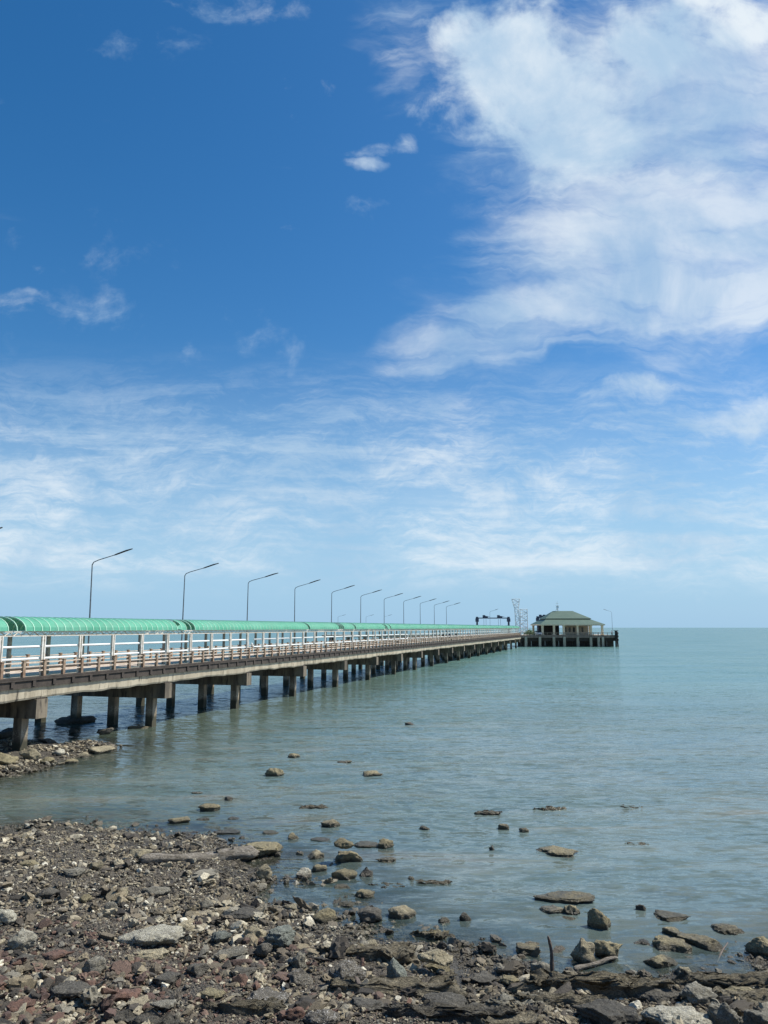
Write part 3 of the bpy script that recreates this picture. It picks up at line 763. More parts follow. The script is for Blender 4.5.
# ------------------------------------------------------------------ driftwood
def driftwood(name, pts, rad, mat, label, cat='driftwood', knots=0, seed=1):
    r = np.random.default_rng(seed); P = [Vector(p) for p in pts]; n, k = 70, 18
    off = r.uniform(0, 50); V = []
    ax = (P[-1] - P[0]).normalized(); u = ax.orthogonal().normalized(); w = ax.cross(u)
    for i in range(n + 1):
        t = i / n * (len(P) - 1); a = min(int(t), len(P) - 2); q = P[a].lerp(P[a + 1], t - a)
        q = q + u * rad[0] * .35 * math.sin(i * .13 + off) + w * rad[0] * .3 * math.sin(i * .09 + 2 * off)
        R0 = rad[0] + (rad[1] - rad[0]) * i / n
        for j in range(k):
            th = 2 * math.pi * j / k
            c_, s_ = math.cos(th), math.sin(th)
            f = float(fbm(np.array([[i * .07 + off, c_ * 1.4, s_ * 1.4]]), 3)[0]) * .26 + float(vnoise(np.array([[i * .06, c_ * 5 + off, s_ * 5]]))[0]) * .16 + float(vnoise(np.array([[i * .55, c_ * 3 + off, s_ * 3]]))[0]) * .10
            e = 1.0
            if i < 3: e = (.35, .8, .95)[i]
            if i > n - 3: e = (.4, .82, .95)[n - i]
            jag = ax * (float(vnoise(np.array([[c_ * 3 + off, s_ * 3, i]]))[0]) * R0 * .8 if i in (0, n) else 0)
            V.append(tuple(q + (u * c_ + w * s_) * R0 * (1 + f) * e + jag))
    Fs = [(i * k + j, i * k + (j + 1) % k, (i + 1) * k + (j + 1) % k, (i + 1) * k + j) for i in range(n) for j in range(k)]
    Fs += [tuple(range(k))[::-1], tuple(range(n * k, n * k + k))]
    m = MB().add(V, Fs)
    o = m.build(name, mat, smooth=True); tag(o, label, cat)
    for _ in range(knots):
        kk = r.integers(10, n - 10); t = kk / n; b = P[0].lerp(P[-1], t) + Vector((0, 0, rad[0] * .5))
        kn = MB().path([b, b + Vector((r.uniform(-.1, .1), -.03, .12)), b + Vector((r.uniform(-.25, .25), -.06, .26))], [rad[0] * .5, rad[0] * .3, rad[0] * .12], 7); kn.build('branch_stub', mat, o, smooth=True)
    return o
a = on_ground(138, 866); b = on_ground(254, 861)
driftwood('driftwood_log', [a + Vector((0, .1, .10)), a.lerp(b, .5) + Vector((0, .1, .14)), b + Vector((0, .1, .18))], (.10, .17), M['wood'], 'long grey driftwood log lying across the top of the beach', knots=2)
a = on_ground(554, 987)
driftwood('upright_stick', [a + Vector((0, 0, -.1)), a + Vector((-.02, .02, .38)), a + Vector((-.06, .03, .85))], (.05, .022), M['woodd'], 'dark stick standing upright at the water edge')
a = on_ground(574, 973); b = on_ground(617, 962)
driftwood('fallen_branch', [a + Vector((0, 0, .04)), a.lerp(b, .5) + Vector((0, 0, .09)), b + Vector((0, 0, .08))], (.045, .028), M['wood'], 'fallen brown branch lying in front of the pale leaning boulder')
a = on_ground(372, 1000); b = on_ground(352, 983)
driftwood('slanting_stick', [a + Vector((0, 0, .03)), b + Vector((0, 0, .10))], (.06, .04), M['woodd'], 'short dark stick slanting off the tilted barnacled slab')
a = on_ground(716, 962); b = on_ground(728, 946)
driftwood('thin_twig', [a + Vector((0, 0, -.02)), b + Vector((0, 0, .08))], (.02, .012), M['woodd'], 'thin twig poking out of the water at the right')

# ------------------------------------------------------------------ gravel (one uncountable mass)
def gravel(n, smin, smax, name, label, subdiv, dens_pow, sink, seed, water=-1.0, area=None):
    r = np.random.default_rng(seed)
    Yy = 11.2 + 19 * r.random(n * 4) ** 1.15; Xx = (r.random(n * 4) * 2 - 1) * (.60 * Yy + 1.0)
    if area: Xx = area[0] + (area[1] - area[0]) * r.random(n * 4); Yy = area[2] + (area[3] - area[2]) * r.random(n * 4)
    s = sdist(Xx, Yy)
    cl = fbm(np.stack([Xx * .45, Yy * .45, Xx * 0 + seed], -1), 3)
    keep = (s + cl * .6 > water) & (r.random(n * 4) < np.clip((s - water) / 1.4, .03, 1) * np.clip(.75 + cl, .15, 1))
    Xx, Yy, s, cl = Xx[keep][:n], Yy[keep][:n], s[keep][:n], cl[keep][:n]
    n = len(Xx)
    size = smin * (smax / smin) ** (r.random(n) ** dens_pow) * np.clip(1 + .75 * fbm(np.stack([Xx * .9, Yy * 1.5, Xx * 0 + 77], -1), 2), .5, 1.45)
    V, Fc = ico(subdiv); nv = len(V)
    asp = np.stack([r.uniform(.8, 1.5, n), r.uniform(.55, 1.0, n), r.uniform(.28, .75, n)], -1)
    jit = 1 + .30 * (r.random((n, nv)) - .5) * 2
    P = V[None] * jit[..., None]
    if subdiv > 1:
        for _ in range(5):
            nn = r.normal(size=(n, 3)); nn /= np.linalg.norm(nn, axis=1)[:, None]; dd = r.uniform(.45, .8, n)
            o = np.einsum('ijk,ik->ij', P, nn) - dd[:, None]; P = P - np.maximum(o, 0)[..., None] * nn[:, None]
    P = P * asp[:, None] * size[:, None, None] * .5
    yaw = r.random(n) * 6.283; tl = r.normal(0, .38, n); t2 = r.normal(0, .3, n)
    c, s_ = np.cos(tl)[:, None], np.sin(tl)[:, None]; P = np.stack([P[..., 0] * c + P[..., 2] * s_, P[..., 1], -P[..., 0] * s_ + P[..., 2] * c], -1)
    c, s_ = np.cos(t2)[:, None], np.sin(t2)[:, None]; P = np.stack([P[..., 0], P[..., 1] * c - P[..., 2] * s_, P[..., 1] * s_ + P[..., 2] * c], -1)
    c, s_ = np.cos(yaw)[:, None], np.sin(yaw)[:, None]; P = np.stack([P[..., 0] * c - P[..., 1] * s_, P[..., 0] * s_ + P[..., 1] * c, P[..., 2]], -1)
    Zz = ground(Xx, Yy)
    cz = Zz + size * asp[:, 2] * (.5 - sink)
    P += np.stack([Xx, Yy, cz], -1)[:, None]
    Fa = (Fc[None] + (np.arange(n) * nv)[:, None, None]).reshape(-1, 3)
    me = np_mesh(name, P.reshape(-1, 3), Fa, False)
    # per-stone colour
    pal = np.array([(.27, .235, .175), (.185, .160, .125), (.125, .108, .088), (.38, .345, .275), (.065, .058, .052), (.25, .24, .215), (.50, .47, .40), (.036, .034, .032), (.70, .68, .62)])
    pr = np.array([.16, .15, .14, .12, .15, .11, .075, .09, .03]); pr = pr / pr.sum()
    ci = r.choice(len(pal), n, p=pr); col = pal[ci] * r.uniform(.75, 1.2, n)[:, None]
    red = np.clip((17.5 - Yy) / 2.5, 0, 1) * np.clip((1.0 - Xx) / 4, 0, 1) * (r.random(n) < .30)
    rc = np.array([(.15, .085, .06), (.19, .125, .095), (.11, .068, .055)])[r.integers(0, 3, n)] * r.uniform(.7, 1.2, n)[:, None]
    col = col * np.array([1.06, 1.03, .90])
    col = np.where(red[:, None] > r.random(n)[:, None] * .9, rc, col)
    dk = (Xx > 1.5) & (r.random(n) < .4); col[dk] *= .55
    a = me.attributes.new('stone', 'FLOAT_COLOR', 'POINT')
    full = np.concatenate([np.repeat(col, nv, 0), np.ones((n * nv, 1))], 1).astype(np.float32)
    a.data.foreach_set('color', full.ravel())
    o = link(name, me, GM, kind='stuff'); tag(o, label, 'gravel'); return o
def mat_gravel():
    m, nt, b = newmat('beach_stones')
    a = nt.new('ShaderNodeAttribute', attribute_name='stone').outputs['Color']
    pos = nt.new('ShaderNodeNewGeometry').outputs['Position']
    n = nt.noise(pos, 35, 5, .7); n2 = nt.noise(pos, 1.2, 4, .6)
    col = nt.mix(nt.mr(n, .4, .7, 0, .6), a, (.06, .05, .04))
    sp = nt.new('ShaderNodeSeparateXYZ'); nt.l.new(pos, sp.inputs[0])
    wet = nt.mr(nt.m('ADD', sp.outputs[2], nt.m('MULTIPLY', n2, -.22)), -.09, .08, 1, 0)
    col = nt.mix(nt.m('MULTIPLY', wet, .7), col, (.06, .052, .034))
    nt.l.new(col, b.inputs['Base Color']); nt.l.new(nt.mr(wet, 0, 1, .8, .35), b.inputs['Roughness'])
    nt.l.new(nt.bump(nt.m('ADD', n, nt.noise(pos, 90, 4, .7)), .9, .02), b.inputs['Normal'])
    return m
GM = mat_gravel()
gravel(88000, .024, .095, 'gravel', 'fine brown, grey and reddish gravel covering the whole beach', 1, 1.6, .25, 1, -1.0)
gravel(13000, .07, .24, 'cobbles', 'loose fist-sized cobbles and shards strewn over the gravel', 2, 2.0, .22, 2, -1.5)
gravel(800, .16, .33, 'small_stones', 'small weathered stones lying among the cobbles', 3, 1.6, .30, 3, -1.6)
gravel(420, .10, .34, 'awash_stones', 'weedy small stones half awash along the edge of the water', 3, 1.4, .12, 6, -2.6, area=(-7, 8.5, 13.5, 24))

gravel(11000, .05, .24, 'spit_rubble', 'brown rubble heaped on the spit around the first pier piles', 1, 1.7, .25, 4, -.9, area=(-29, -13, 33, 49))
# ------------------------------------------------------------------ pier
PA = math.atan(229 / 769.0)
P0 = Vector((-30.2, 0, 0)); ROT = math.pi / 2 - PA
DZ = 3.97            # deck level
S0, S1 = 10.0, 263.0
pier = empty('pier', P0, ROT, 'long concrete pier on piles running out to sea from the left', 'pier')
def loc(s, w, z=0): # pier-local -> world
    return P0 + Vector((math.sin(PA), math.cos(PA), 0)) * s + Vector((-math.cos(PA), math.sin(PA), 0)) * w + Vector((0, 0, z))
WD = 6.7
MB().box(S0, S1, .10, WD, DZ - .25, DZ).build('deck', M['deckm'], pier)
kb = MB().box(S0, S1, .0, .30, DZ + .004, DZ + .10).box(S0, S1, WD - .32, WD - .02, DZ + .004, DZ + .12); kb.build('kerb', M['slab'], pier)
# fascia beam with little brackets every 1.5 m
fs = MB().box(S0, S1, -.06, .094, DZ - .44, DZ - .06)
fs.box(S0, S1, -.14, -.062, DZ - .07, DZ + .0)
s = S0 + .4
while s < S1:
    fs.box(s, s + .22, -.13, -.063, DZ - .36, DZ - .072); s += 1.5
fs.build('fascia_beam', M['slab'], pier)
def many(items, name, mat, parent, limit=100):
    """items: list of (mesh, matrix-ish (s,w,z)), nearest first; past `limit` the rest is one stuff part"""
    for me_, l_ in items[:limit]:
        o = link(name, me_, parent=parent); o.location = l_
    rest = items[limit:]
    if rest:
        mb = MB()
        for me_, l_ in rest:
            mb.add([(v.co.x + l_[0], v.co.y + l_[1], v.co.z + l_[2]) for v in me_.vertices], [tuple(p.vertices) for p in me_.polygons])
        mb.build(name, mat, parent, kind='stuff')
bent = [42.8 + 12 * k for k in range(-2, 19)]
# girders: ragged underside on the near outer one
def girder(sa, sb, w0, w1, z1, z0, seed):
    r = random.Random(seed); m = MB(); n = 14
    prof = [z0 + r.uniform(-.05, .05) + (.07 if 0 < i < n else .0) * math.sin(i * .45) * .4 for i in range(n + 1)]
    vs = []; fsx = []
    for i in range(n + 1):
        s_ = sa + (sb - sa) * i / n; b_ = r.uniform(-.012, .012)
        vs += [(s_, w0 + b_, z1), (s_, w0 + b_ + .02, prof[i] + .10), (s_, w0 + b_ + .07, prof[i]), (s_, w1, prof[i]), (s_, w1, z1)]
    for i in range(n):
        for k in range(5): a_ = i * 5 + k; b2 = i * 5 + (k + 1) % 5; fsx.append((a_, a_ + 5, b2 + 5, b2))
    fsx += [tuple(range(5)), tuple(range(n * 5, n * 5 + 5))[::-1]]
    m.add(vs, fsx); return m
ZG0, ZG1 = DZ - 1.03, DZ - .445
for i, b_ in enumerate([bent[0] - 12] + bent):
    sa, sb = b_ + .01, min(b_ + 11.99, S1)
    if sb <= sa: continue
    girder(sa, sb, .06, .46, ZG1, ZG0, i).build('girder', M['concrete'], pier)
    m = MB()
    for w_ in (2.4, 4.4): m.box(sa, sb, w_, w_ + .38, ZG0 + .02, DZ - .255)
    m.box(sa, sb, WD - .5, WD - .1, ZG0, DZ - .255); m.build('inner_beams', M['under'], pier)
# pile caps, their concrete colour darkened to carry shade
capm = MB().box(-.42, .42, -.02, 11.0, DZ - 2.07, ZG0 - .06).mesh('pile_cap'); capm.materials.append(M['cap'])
padm = MB().box(-.30, .30, .08, WD - .1, ZG0 - .058, ZG0 - .002)
for i, s in enumerate(bent):
    c = link('pile_cap', capm, parent=pier); c.location = (s, 0, 0)
pm = MB()
for zz0, zz1, r_ in ((-3.2, DZ - 2.08, .30),):
    pm.box(-.25, .25, -.27, .27, zz0, zz1)
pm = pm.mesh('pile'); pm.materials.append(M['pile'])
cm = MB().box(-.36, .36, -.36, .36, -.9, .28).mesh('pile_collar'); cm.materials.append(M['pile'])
pl_ = [(pm, (s, w, 0)) for s in bent for w in (1.25, 4.25, 7.25, 10.2)] + [(pm, (s, w, 0)) for s in bent[9:] for w in (2.75, 5.75, 8.75)]
pl_ += [(pm, (s + 6, w, 0)) for s in bent[11:-1] for w in (4.25, 7.25, 10.2)]  # extra far rows added so the gaps under the deck read dark
many(pl_, 'pile', M['pile'], pier)
MB().add([], []) if False else None
m = MB()
for s in bent: m.box(s - .29, s + .29, .09, WD - .1, ZG0 - .057, ZG0 + .015)
m.build('bearing_pads', M['slab'], pier)

# --- railing of the near edge and the far edge
postA = MB().box(-.085, .085, -.075, .075, 0, .80).box(-.11, .11, -.10, .10, .80, .84).mesh('railing_post'); postA.materials.append(M['rust'])
def order(vals): return sorted(vals, key=lambda s: abs(s - 52) if s < 36 else s)
posts = sorted([39.96 + 1.5 * k for k in range(-19, 149)], key=lambda s: (s < 36, s))
for side, w in (('near', .15), ('far', WD - .17)):
    rl = empty('railing', (0, 0, 0)); rl.parent = pier
    many([(postA, (s, w, DZ + (.10 if side == 'near' else .12))) for s in posts], 'railing_post', M['rust'], rl)
    m = MB()
    for zz in (.30, .52, .74):
        r2 = random.Random(int(zz * 100)); s = S0 + .5
        while s < S1 - 2:
            e = min(s + 6 * 1.5, S1)
            m.box(s, e, w - .025, w + .025, DZ + .1 + zz - .03, DZ + .1 + zz + .03)
            s = e + (1.4 if r2.random() < .22 and side == 'near' else .01)
    m.build('rail', M['railw'], rl)

# --- covered walkway
cov = empty('walkway_canopy', P0, ROT, 'green barrel-vaulted canopy on white posts along the near side of the pier', 'canopy')
CW0, CW1 = .24, 2.50
cols = sorted([39.96 + 3 * k for k in range(-9, 74)], key=lambda s: (s < 36, s))
ZE = 6.40; ZT = 6.14
colN = MB().box(-.13, -.03, -.05, .05, DZ + .105, ZT + .02).box(.05, .13, -.05, .05, DZ + .105, ZT + .02).box(-.03, .05, -.02, .02, DZ + 2.0, DZ + 2.08).box(-.03, .05, -.02, .02, DZ + 1.0, DZ + 1.08).mesh('canopy_post'); colN.materials.append(M['white'])
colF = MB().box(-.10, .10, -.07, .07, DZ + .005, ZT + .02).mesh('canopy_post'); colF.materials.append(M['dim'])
it = []
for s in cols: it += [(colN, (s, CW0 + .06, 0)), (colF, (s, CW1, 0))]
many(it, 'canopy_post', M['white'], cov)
for o in list(cov.children):
    if o.get('kind') == 'stuff': pass
for w in (CW0 + .06, CW1):
    m = MB(); m.box(S0 + 2, S1 - 2, w - .03, w + .03, ZE - .05, ZE).box(S0 + 2, S1 - 2, w - .03, w + .03, ZT, ZT + .05)
    s = S0 + 2; up = True
    while s < S1 - 2.5:
        a_, b_ = (ZT + .045, ZE - .045) if up else (ZE - .045, ZT + .045)
        m.bar((s, w, a_), (s + .30, w, b_), .022, n=4); s += .30; up = not up
    m.build('eave_truss', M['truss'], cov)
RISE = .74; HWD = (CW1 - CW0) / 2 + .12; WC = (CW0 + CW1) / 2
def arch(n=14, dr=0.0):
    pts = []
    for i in range(n + 1):
        t = math.pi * i / n; pts.append((WC - (HWD + dr) * math.cos(t), ZE + .02 + (RISE + dr) * math.sin(t) ** .9))
    return pts
PITCHR = .60
def arc_mesh(L, dr, th, name, mat):
    m = MB(); a = arch(14, dr); b = arch(14, dr - th)
    n = len(a); vs = [(0, y, z) for y, z in a] + [(L, y, z) for y, z in a] + [(0, y, z) for y, z in b] + [(L, y, z) for y, z in b]
    f = []
    for i in range(n - 1):
        f += [(i, i + 1, n + i + 1, n + i), (2 * n + i, 3 * n + i, 3 * n + i + 1, 2 * n + i + 1), (i, 2 * n + i, 2 * n + i + 1, i + 1), (n + i, n + i + 1, 3 * n + i + 1, 3 * n + i)]
    f += [(0, n, 3 * n, 2 * n), (n - 1, 3 * n - 1, 4 * n - 1, 2 * n - 1)]
    me = m.add(vs, f).mesh(name); me.materials.append(mat); return me
panel = arc_mesh(PITCHR - .03, 0, .012, 'roof_panel', M['green'])
ribm = arc_mesh(.045, .022, .05, 'roof_rib', M['rib'])
ribd = arc_mesh(.05, -.014, .05, 'roof_rib_open', M['dim'])
# openings seen in the photo, given as pixel columns on the roof's front foot
def s_of_px(px, w=CW0): # pier distance of a point at the near eave seen at pixel column px
    X0 = -(30.2 + w / math.cos(PA)); t = (px - 384) / 769.0
    Yv = X0 / (t - math.tan(PA)); return Yv / math.cos(PA) - w * math.tan(PA)
gaps = [s_of_px(p) for p in (13, 178, 189, 309, 341, 354, 385.5, 390)]
half = {1: .5}
ng = int((S1 - S0 - 4) / PITCHR); bays = {}
ribs = []; pans = []
for k in range(ng):
    s = S0 + 2 + k * PITCHR
    hit = [i for i, g in enumerate(gaps) if abs(s + .3 - g) < .36 + (.3 if i in (0, 4, 6) else 0)]
    if not hit: pans.append((panel, (s + .02, 0, 0)))
    elif hit[0] in (1,): pans.append((None, s))
    ribs.append((ribm, (s - .012, 0, 0)))
ribs.sort(key=lambda q: (q[1][0] < 36, q[1][0])); many(ribs, 'roof_rib', M['rib'], cov)
pl = sorted([p for p in pans if p[0]], key=lambda q: (q[1][0] < 36, q[1][0])); many(pl, 'roof_panel', M['green'], cov)
# a torn sheet hanging at one gap
g = gaps[1]
MB().add([(g - .25, WC - HWD, ZE + .1), (g + .3, WC - HWD - .05, ZE + .05), (g + .28, WC - HWD * .92, ZE + .38), (g - .1, WC - HWD * .9, ZE + .30),
          (g - .25, WC - HWD + .02, ZE + .1), (g + .3, WC - HWD - .03, ZE + .05), (g + .28, WC - HWD * .92 + .02, ZE + .38), (g - .1, WC - HWD * .9 + .02, ZE + .30)],
         [(0, 1, 2, 3), (7, 6, 5, 4), (0, 4, 5, 1), (1, 5, 6, 2), (2, 6, 7, 3), (3, 7, 4, 0)]).build('torn_sheet', M['green'], cov)
# big white pipe handrails in long frames
m = MB()
w = CW0 + .17; z1_, z2_ = EYE - 1.62, EYE - 1.0
fr_ = [(S0 + 3, s_of_px(251) - .1), (s_of_px(252.5) + .25, s_of_px(409)), ]
for a_, b_ in fr_:
    m.path([(a_, w, z1_), (b_ - .45, w, z1_), (b_ - .12, w, z1_ + .12), (b_, w, z1_ + .32), (b_ - .12, w, z2_ - .12), (b_ - .45, w, z2_), (a_, w, z2_)] if False else
           [(a_ + .4, w, z2_), (b_ - .4, w, z2_), (b_ - .12, w, z2_ - .10), (b_, w, (z1_ + z2_) / 2 + .1), (b_, w, (z1_ + z2_) / 2 - .1), (b_ - .12, w, z1_ + .10), (b_ - .4, w, z1_), (a_ + .4, w, z1_), (a_ + .12, w, z1_ + .10), (a_, w, (z1_ + z2_) / 2)], .062, 8)
m.path([(s_of_px(409) + 1, w, z1_), (S1 - 6, w, z1_)], .05, 8); m.path([(s_of_px(409) + 1, w, z2_), (S1 - 6, w, z2_)], .05, 8)
m.build('pipe_handrail', M['pipe'], cov, smooth=True)

# --- street lamps along the far side
def make_lamp(name='street_lamp'):
    t = empty(name)
    m = MB(); m.box(-.17, .17, -.17, .17, 0, .03); m.bar((0, 0, .03), (0, 0, 7.0), .065, .038, 10)
    m.build('pole', M['lamp'], t, smooth=False)
    MB().path([(0, 0, 7.0), (0, -.12, 7.18), (0, -.5, 7.32), (0, -1.9, 7.66)], [.038, .034, .032, .03], 8).build('arm', M['lamp'], t, smooth=True)
    h = MB(); h.path([(0, -1.75, 7.62), (0, -1.95, 7.68), (0, -2.7, 7.90), (0, -3.2, 8.02)], [.035, .055, .06, .035], 8)
    for i, v in enumerate(h.v): h.v[i] = (v[0] * 1.25, v[1], v[2])
    h.build('lamp_head', M['lamphead'], t, smooth=True)
    return t
def copy_tree(o, parent=None):
    c = o.copy(); COL.objects.link(c); c.parent = parent
    for ch in [q for q in bpy.data.objects if q.parent == o]:
        copy_tree(ch, c)
    return c
lamp0 = make_lamp()
ordn = ['first', 'second', 'third', 'fourth', 'fifth', 'sixth', 'seventh', 'eighth', 'ninth', 'tenth', 'eleventh', 'twelfth', 'thirteenth', 'fourteenth', 'fifteenth', 'sixteenth', 'seventeenth']
lamps = [42.1 + 12 * k for k in range(0, 12)]
for i, s in enumerate(lamps):
    o = lamp0 if i == 0 else copy_tree(lamp0)
    o.location = loc(s, 6.0, DZ + .004); o.rotation_euler = (R(random.uniform(-.5, .5)), R(random.uniform(-.7, .7)), ROT + R(random.uniform(-3, 3)))
    lab = ('tall grey pier lamp whose head just enters the photo at the left edge' if i == 0 else
           'nearest fully visible grey pier lamp, tallest of the row above the green roof' if i == 1 else
           'grey pier lamp, %s counted along the row from the tallest one' % ordn[i - 1])
    tag(o, lab, 'street lamp', 'street lamps along the pier')

# ------------------------------------------------------------------ pier head
PY = 266.0
XL, XR = at_y(519, 630, PY).x, at_y(617, 630, PY).x
head = empty('pier_platform', ((XL + XR) / 2, PY, 0), 0, 'wide concrete platform at the sea end of the pier carrying the pavilion', 'pier platform')
hw = (XR - XL) / 2; HD = 24.0
MB().box(-hw, hw, 0, HD, DZ - .55, DZ).build('deck', M['deckm'], head)
MB().box(-hw - .05, hw + .05, -.08, -.003, DZ - .9, DZ + .05).build('edge_beam', M['edge'], head)
MB().box(-hw + .2, hw - .2, 0.9, HD - 3, DZ - 2.0, DZ - .56).build('added_dark_infill', M['darkin'], head)  # solid dark block added below the deck in place of shade
pm2 = MB().box(-.40, .40, -.40, .40, -6, DZ - .56).mesh('pile'); pm2.materials.append(M['concrete'])
fx = [at_y(p, 640, PY).x - (XL + XR) / 2 for p in (526, 540, 554, 564.5, 577.8, 591, 598.7, 603)]
for x in fx:
    for j, y in enumerate((.25, 6.5, 13, 19.5)):
        o = link('pile', pm2, parent=head); o.location = (x + (0 if j == 0 else 1.1 * j), y, 0)
m = MB()
for i in range(int(2 * hw / 1.2)): m.box(-hw + i * 1.2, -hw + i * 1.2 + 1.12, 3.2 + (.1 if i % 2 else 0), 3.5 + (.1 if i % 2 else 0), -2, DZ - 2.01)
m.build('added_dark_wall', M['darkin'], head)  # plank wall added so the space beneath the platform reads dark
# parapet railing
m = MB(); x = -hw + .1
while x < hw: m.box(x, x + .14, .1, .24, DZ + .002, DZ + .85); x += 1.6
m.box(-hw, hw, .12, .22, DZ + .852, DZ + .95).box(-hw, hw, .14, .20, DZ + .45, DZ + .52)
m.build('railing', M['rust'], head)
# ferry dock to the left, behind the pier
dk = empty('ferry_dock', (14, 272, 0), 0, 'low dark dock behind the end of the pier, under the blue gantry', 'dock')
MB().box(-36, 22.5, 0, 14, DZ - .8, DZ - .02).build('deck', M['concrete'], dk)
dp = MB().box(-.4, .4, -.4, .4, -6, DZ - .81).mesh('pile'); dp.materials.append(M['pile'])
for i in range(10):
    for y in (.6, 12.8): o = link('pile', dp, parent=dk); o.location = (-33 + i * 6, y, 0)
for k, (px, lb) in enumerate([(338, 'faint far dock lamp seen low over the green roof, left of the far three'), (366, 'faint far dock lamp seen low over the green roof, middle of the far three'), (384, 'faint far dock lamp seen low over the green roof, right of the far three'), (490, 'faint far lamp behind the blue gantry')]):
    o = copy_tree(lamp0); X_ = at_y(px, 620, 276).x; o.location = (X_, 276, DZ - .016); o.rotation_euler = (0, 0, R(62)); tag(o, lb, 'street lamp', 'street lamps on the far dock')
    o.scale = (1, 1, .9 if k < 3 else 1.15)
o = copy_tree(lamp0); o.location = (at_y(612, 620, PY + 3).x, PY + 3, DZ + .002); o.rotation_euler = (0, 0, R(-75)); o.scale = (1, 1, 1.12); tag(o, 'pier lamp alone at the right end of the platform, arm pointing left', 'street lamp', 'street lamps on the far dock')

# --- pavilion
bx0, bx1 = at_y(541, 624, PY + 2).x, at_y(603.5, 624, PY + 2).x
pav = empty('pavilion', ((bx0 + bx1) / 2, PY + 2.0, DZ), 0, 'open pavilion with two-tier green-grey hip roof and cream columns at the pier end', 'pavilion')
bw = (bx1 - bx0) / 2; bd = 17.0
def hip(x0, x1, y0, y1, z0, X0, X1, Y0, Y1, z1, th=.15):
    v = [(x0, y0, z0), (x1, y0, z0), (x1, y1, z0), (x0, y1, z0), (X0, Y0, z1), (X1, Y0, z1), (X1, Y1, z1), (X0, Y1, z1)]
    v += [(a, b, c - th) for a, b, c in v]
    f = [(0, 1, 5, 4), (1, 2, 6, 5), (2, 3, 7, 6), (3, 0, 4, 7), (4, 5, 6, 7)]
    f += [tuple(i + 8 for i in q)[::-1] for q in f] + [(1, 0, 8, 9), (2, 1, 9, 10), (3, 2, 10, 11), (0, 3, 11, 8)]
    return MB().add(v, f)
zE, zB, zR = 7.75 - DZ, 9.55 - DZ, 12.5 - DZ
ins = 3.4
hip(-bw - .3, bw + .3, -.6, bd + .6, zE, -bw + ins - .8, bw - ins - .4, ins, bd - ins, zB).build('lower_roof', M['roof'], pav)
MB().box(-bw + ins - 1.0, bw - ins - .2, ins - .2, bd - ins + .2, zB + .002, zB + .22).build('roof_fascia', M['cream'], pav)
hip(-bw + ins - 1.2, bw - ins, ins - .4, bd - ins + .4, zB + .225, -bw + 6.2, bw - 8.6, bd / 2 - .15, bd / 2 + .15, zR).build('upper_roof', M['roof'], pav)
MB().box(-bw - .36, bw + .36, -.68, -.605, zE - .42, zE - .02).box(-bw - .36, -bw - .30, -.60, bd + .6, zE - .42, zE - .02).box(bw + .30, bw + .36, -.60, bd + .6, zE - .42, zE - .02).build('eave_board', M['cream'], pav)
cpx = [554, 563.8, 577.5, 591, 602.3]
cx_ = [at_y(p, 628, PY + 2).x - (bx0 + bx1) / 2 for p in cpx] + [-bw + .5]
for x in cx_:
    for y in (.2, bd - .4):
        m = MB().box(-.34, .34, -.34, .34, .36, zE - .66).box(-.46, .46, -.46, .46, .002, .358).box(-.44, .44, -.44, .44, zE - .658, zE - .43)
        o = m.build('column', M['cream'], pav); o.location = (x, y, 0)
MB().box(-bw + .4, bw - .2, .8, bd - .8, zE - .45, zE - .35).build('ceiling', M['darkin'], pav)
# rooms inside: pale partition walls with slatted windows behind the two right bays
wl = MB().box(cx_[1] + .4, cx_[3] - .2, 3.0, 3.2, 0.002, zE - .46).build('wall', M['palewall'], pav)
x = cx_[1] + .9
while x < cx_[3] - 1.2:
    wn = MB().box(x, x + .7, 2.96, 2.997, 1.0, 2.7).build('window', M['glass'], pav); x += 1.5
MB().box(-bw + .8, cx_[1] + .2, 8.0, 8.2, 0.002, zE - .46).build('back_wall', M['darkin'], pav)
m = MB(); x = cx_[1]
while x < cx_[4]: m.box(x, x + .08, .16, .24, .002, .9); x += .55
m.box(cx_[1], cx_[4], .14, .26, .902, .98); m.build('balustrade', M['railw'], pav)
# roof finial with white dish
m = MB().bar((-bw + 7.8, bd / 2, zR - .1), (-bw + 7.8, bd / 2, zR + 3.4), .06, .04, 6)
m.bar((-bw + 7.1, bd / 2, zR + 1.9), (-bw + 8.5, bd / 2, zR + 1.9), .04, n=6); m.bar((-bw + 7.3, bd / 2, zR + 2.7), (-bw + 8.3, bd / 2, zR + 2.7), .04, n=6)
for i in range(6): m.bar((-bw + 7.1 + i * .28, bd / 2, zR - .05), (-bw + 7.8, bd / 2, zR + 1.5), .035, n=5)
m.build('antenna_mast', M['white'], pav)
m = MB(); n = 12; c0 = Vector((-bw + 7.75, bd / 2 - .35, zR + 1.4))
ring = [c0 + Vector((.5 * math.cos(6.283 * i / n), -.18, .5 * math.sin(6.283 * i / n))) for i in range(n)]; rb = [q + Vector((0, .06, 0)) for q in ring]
m.add([c0] + ring + [c0 + Vector((0, .08, 0))] + rb, [(0, 1 + (i + 1) % n, 1 + i) for i in range(n)] + [(n + 1, n + 2 + i, n + 2 + (i + 1) % n) for i in range(n)] + [(1 + i, 1 + (i + 1) % n, n + 2 + (i + 1) % n, n + 2 + i) for i in range(n)])
m.build('dish', M['pipe'], pav)

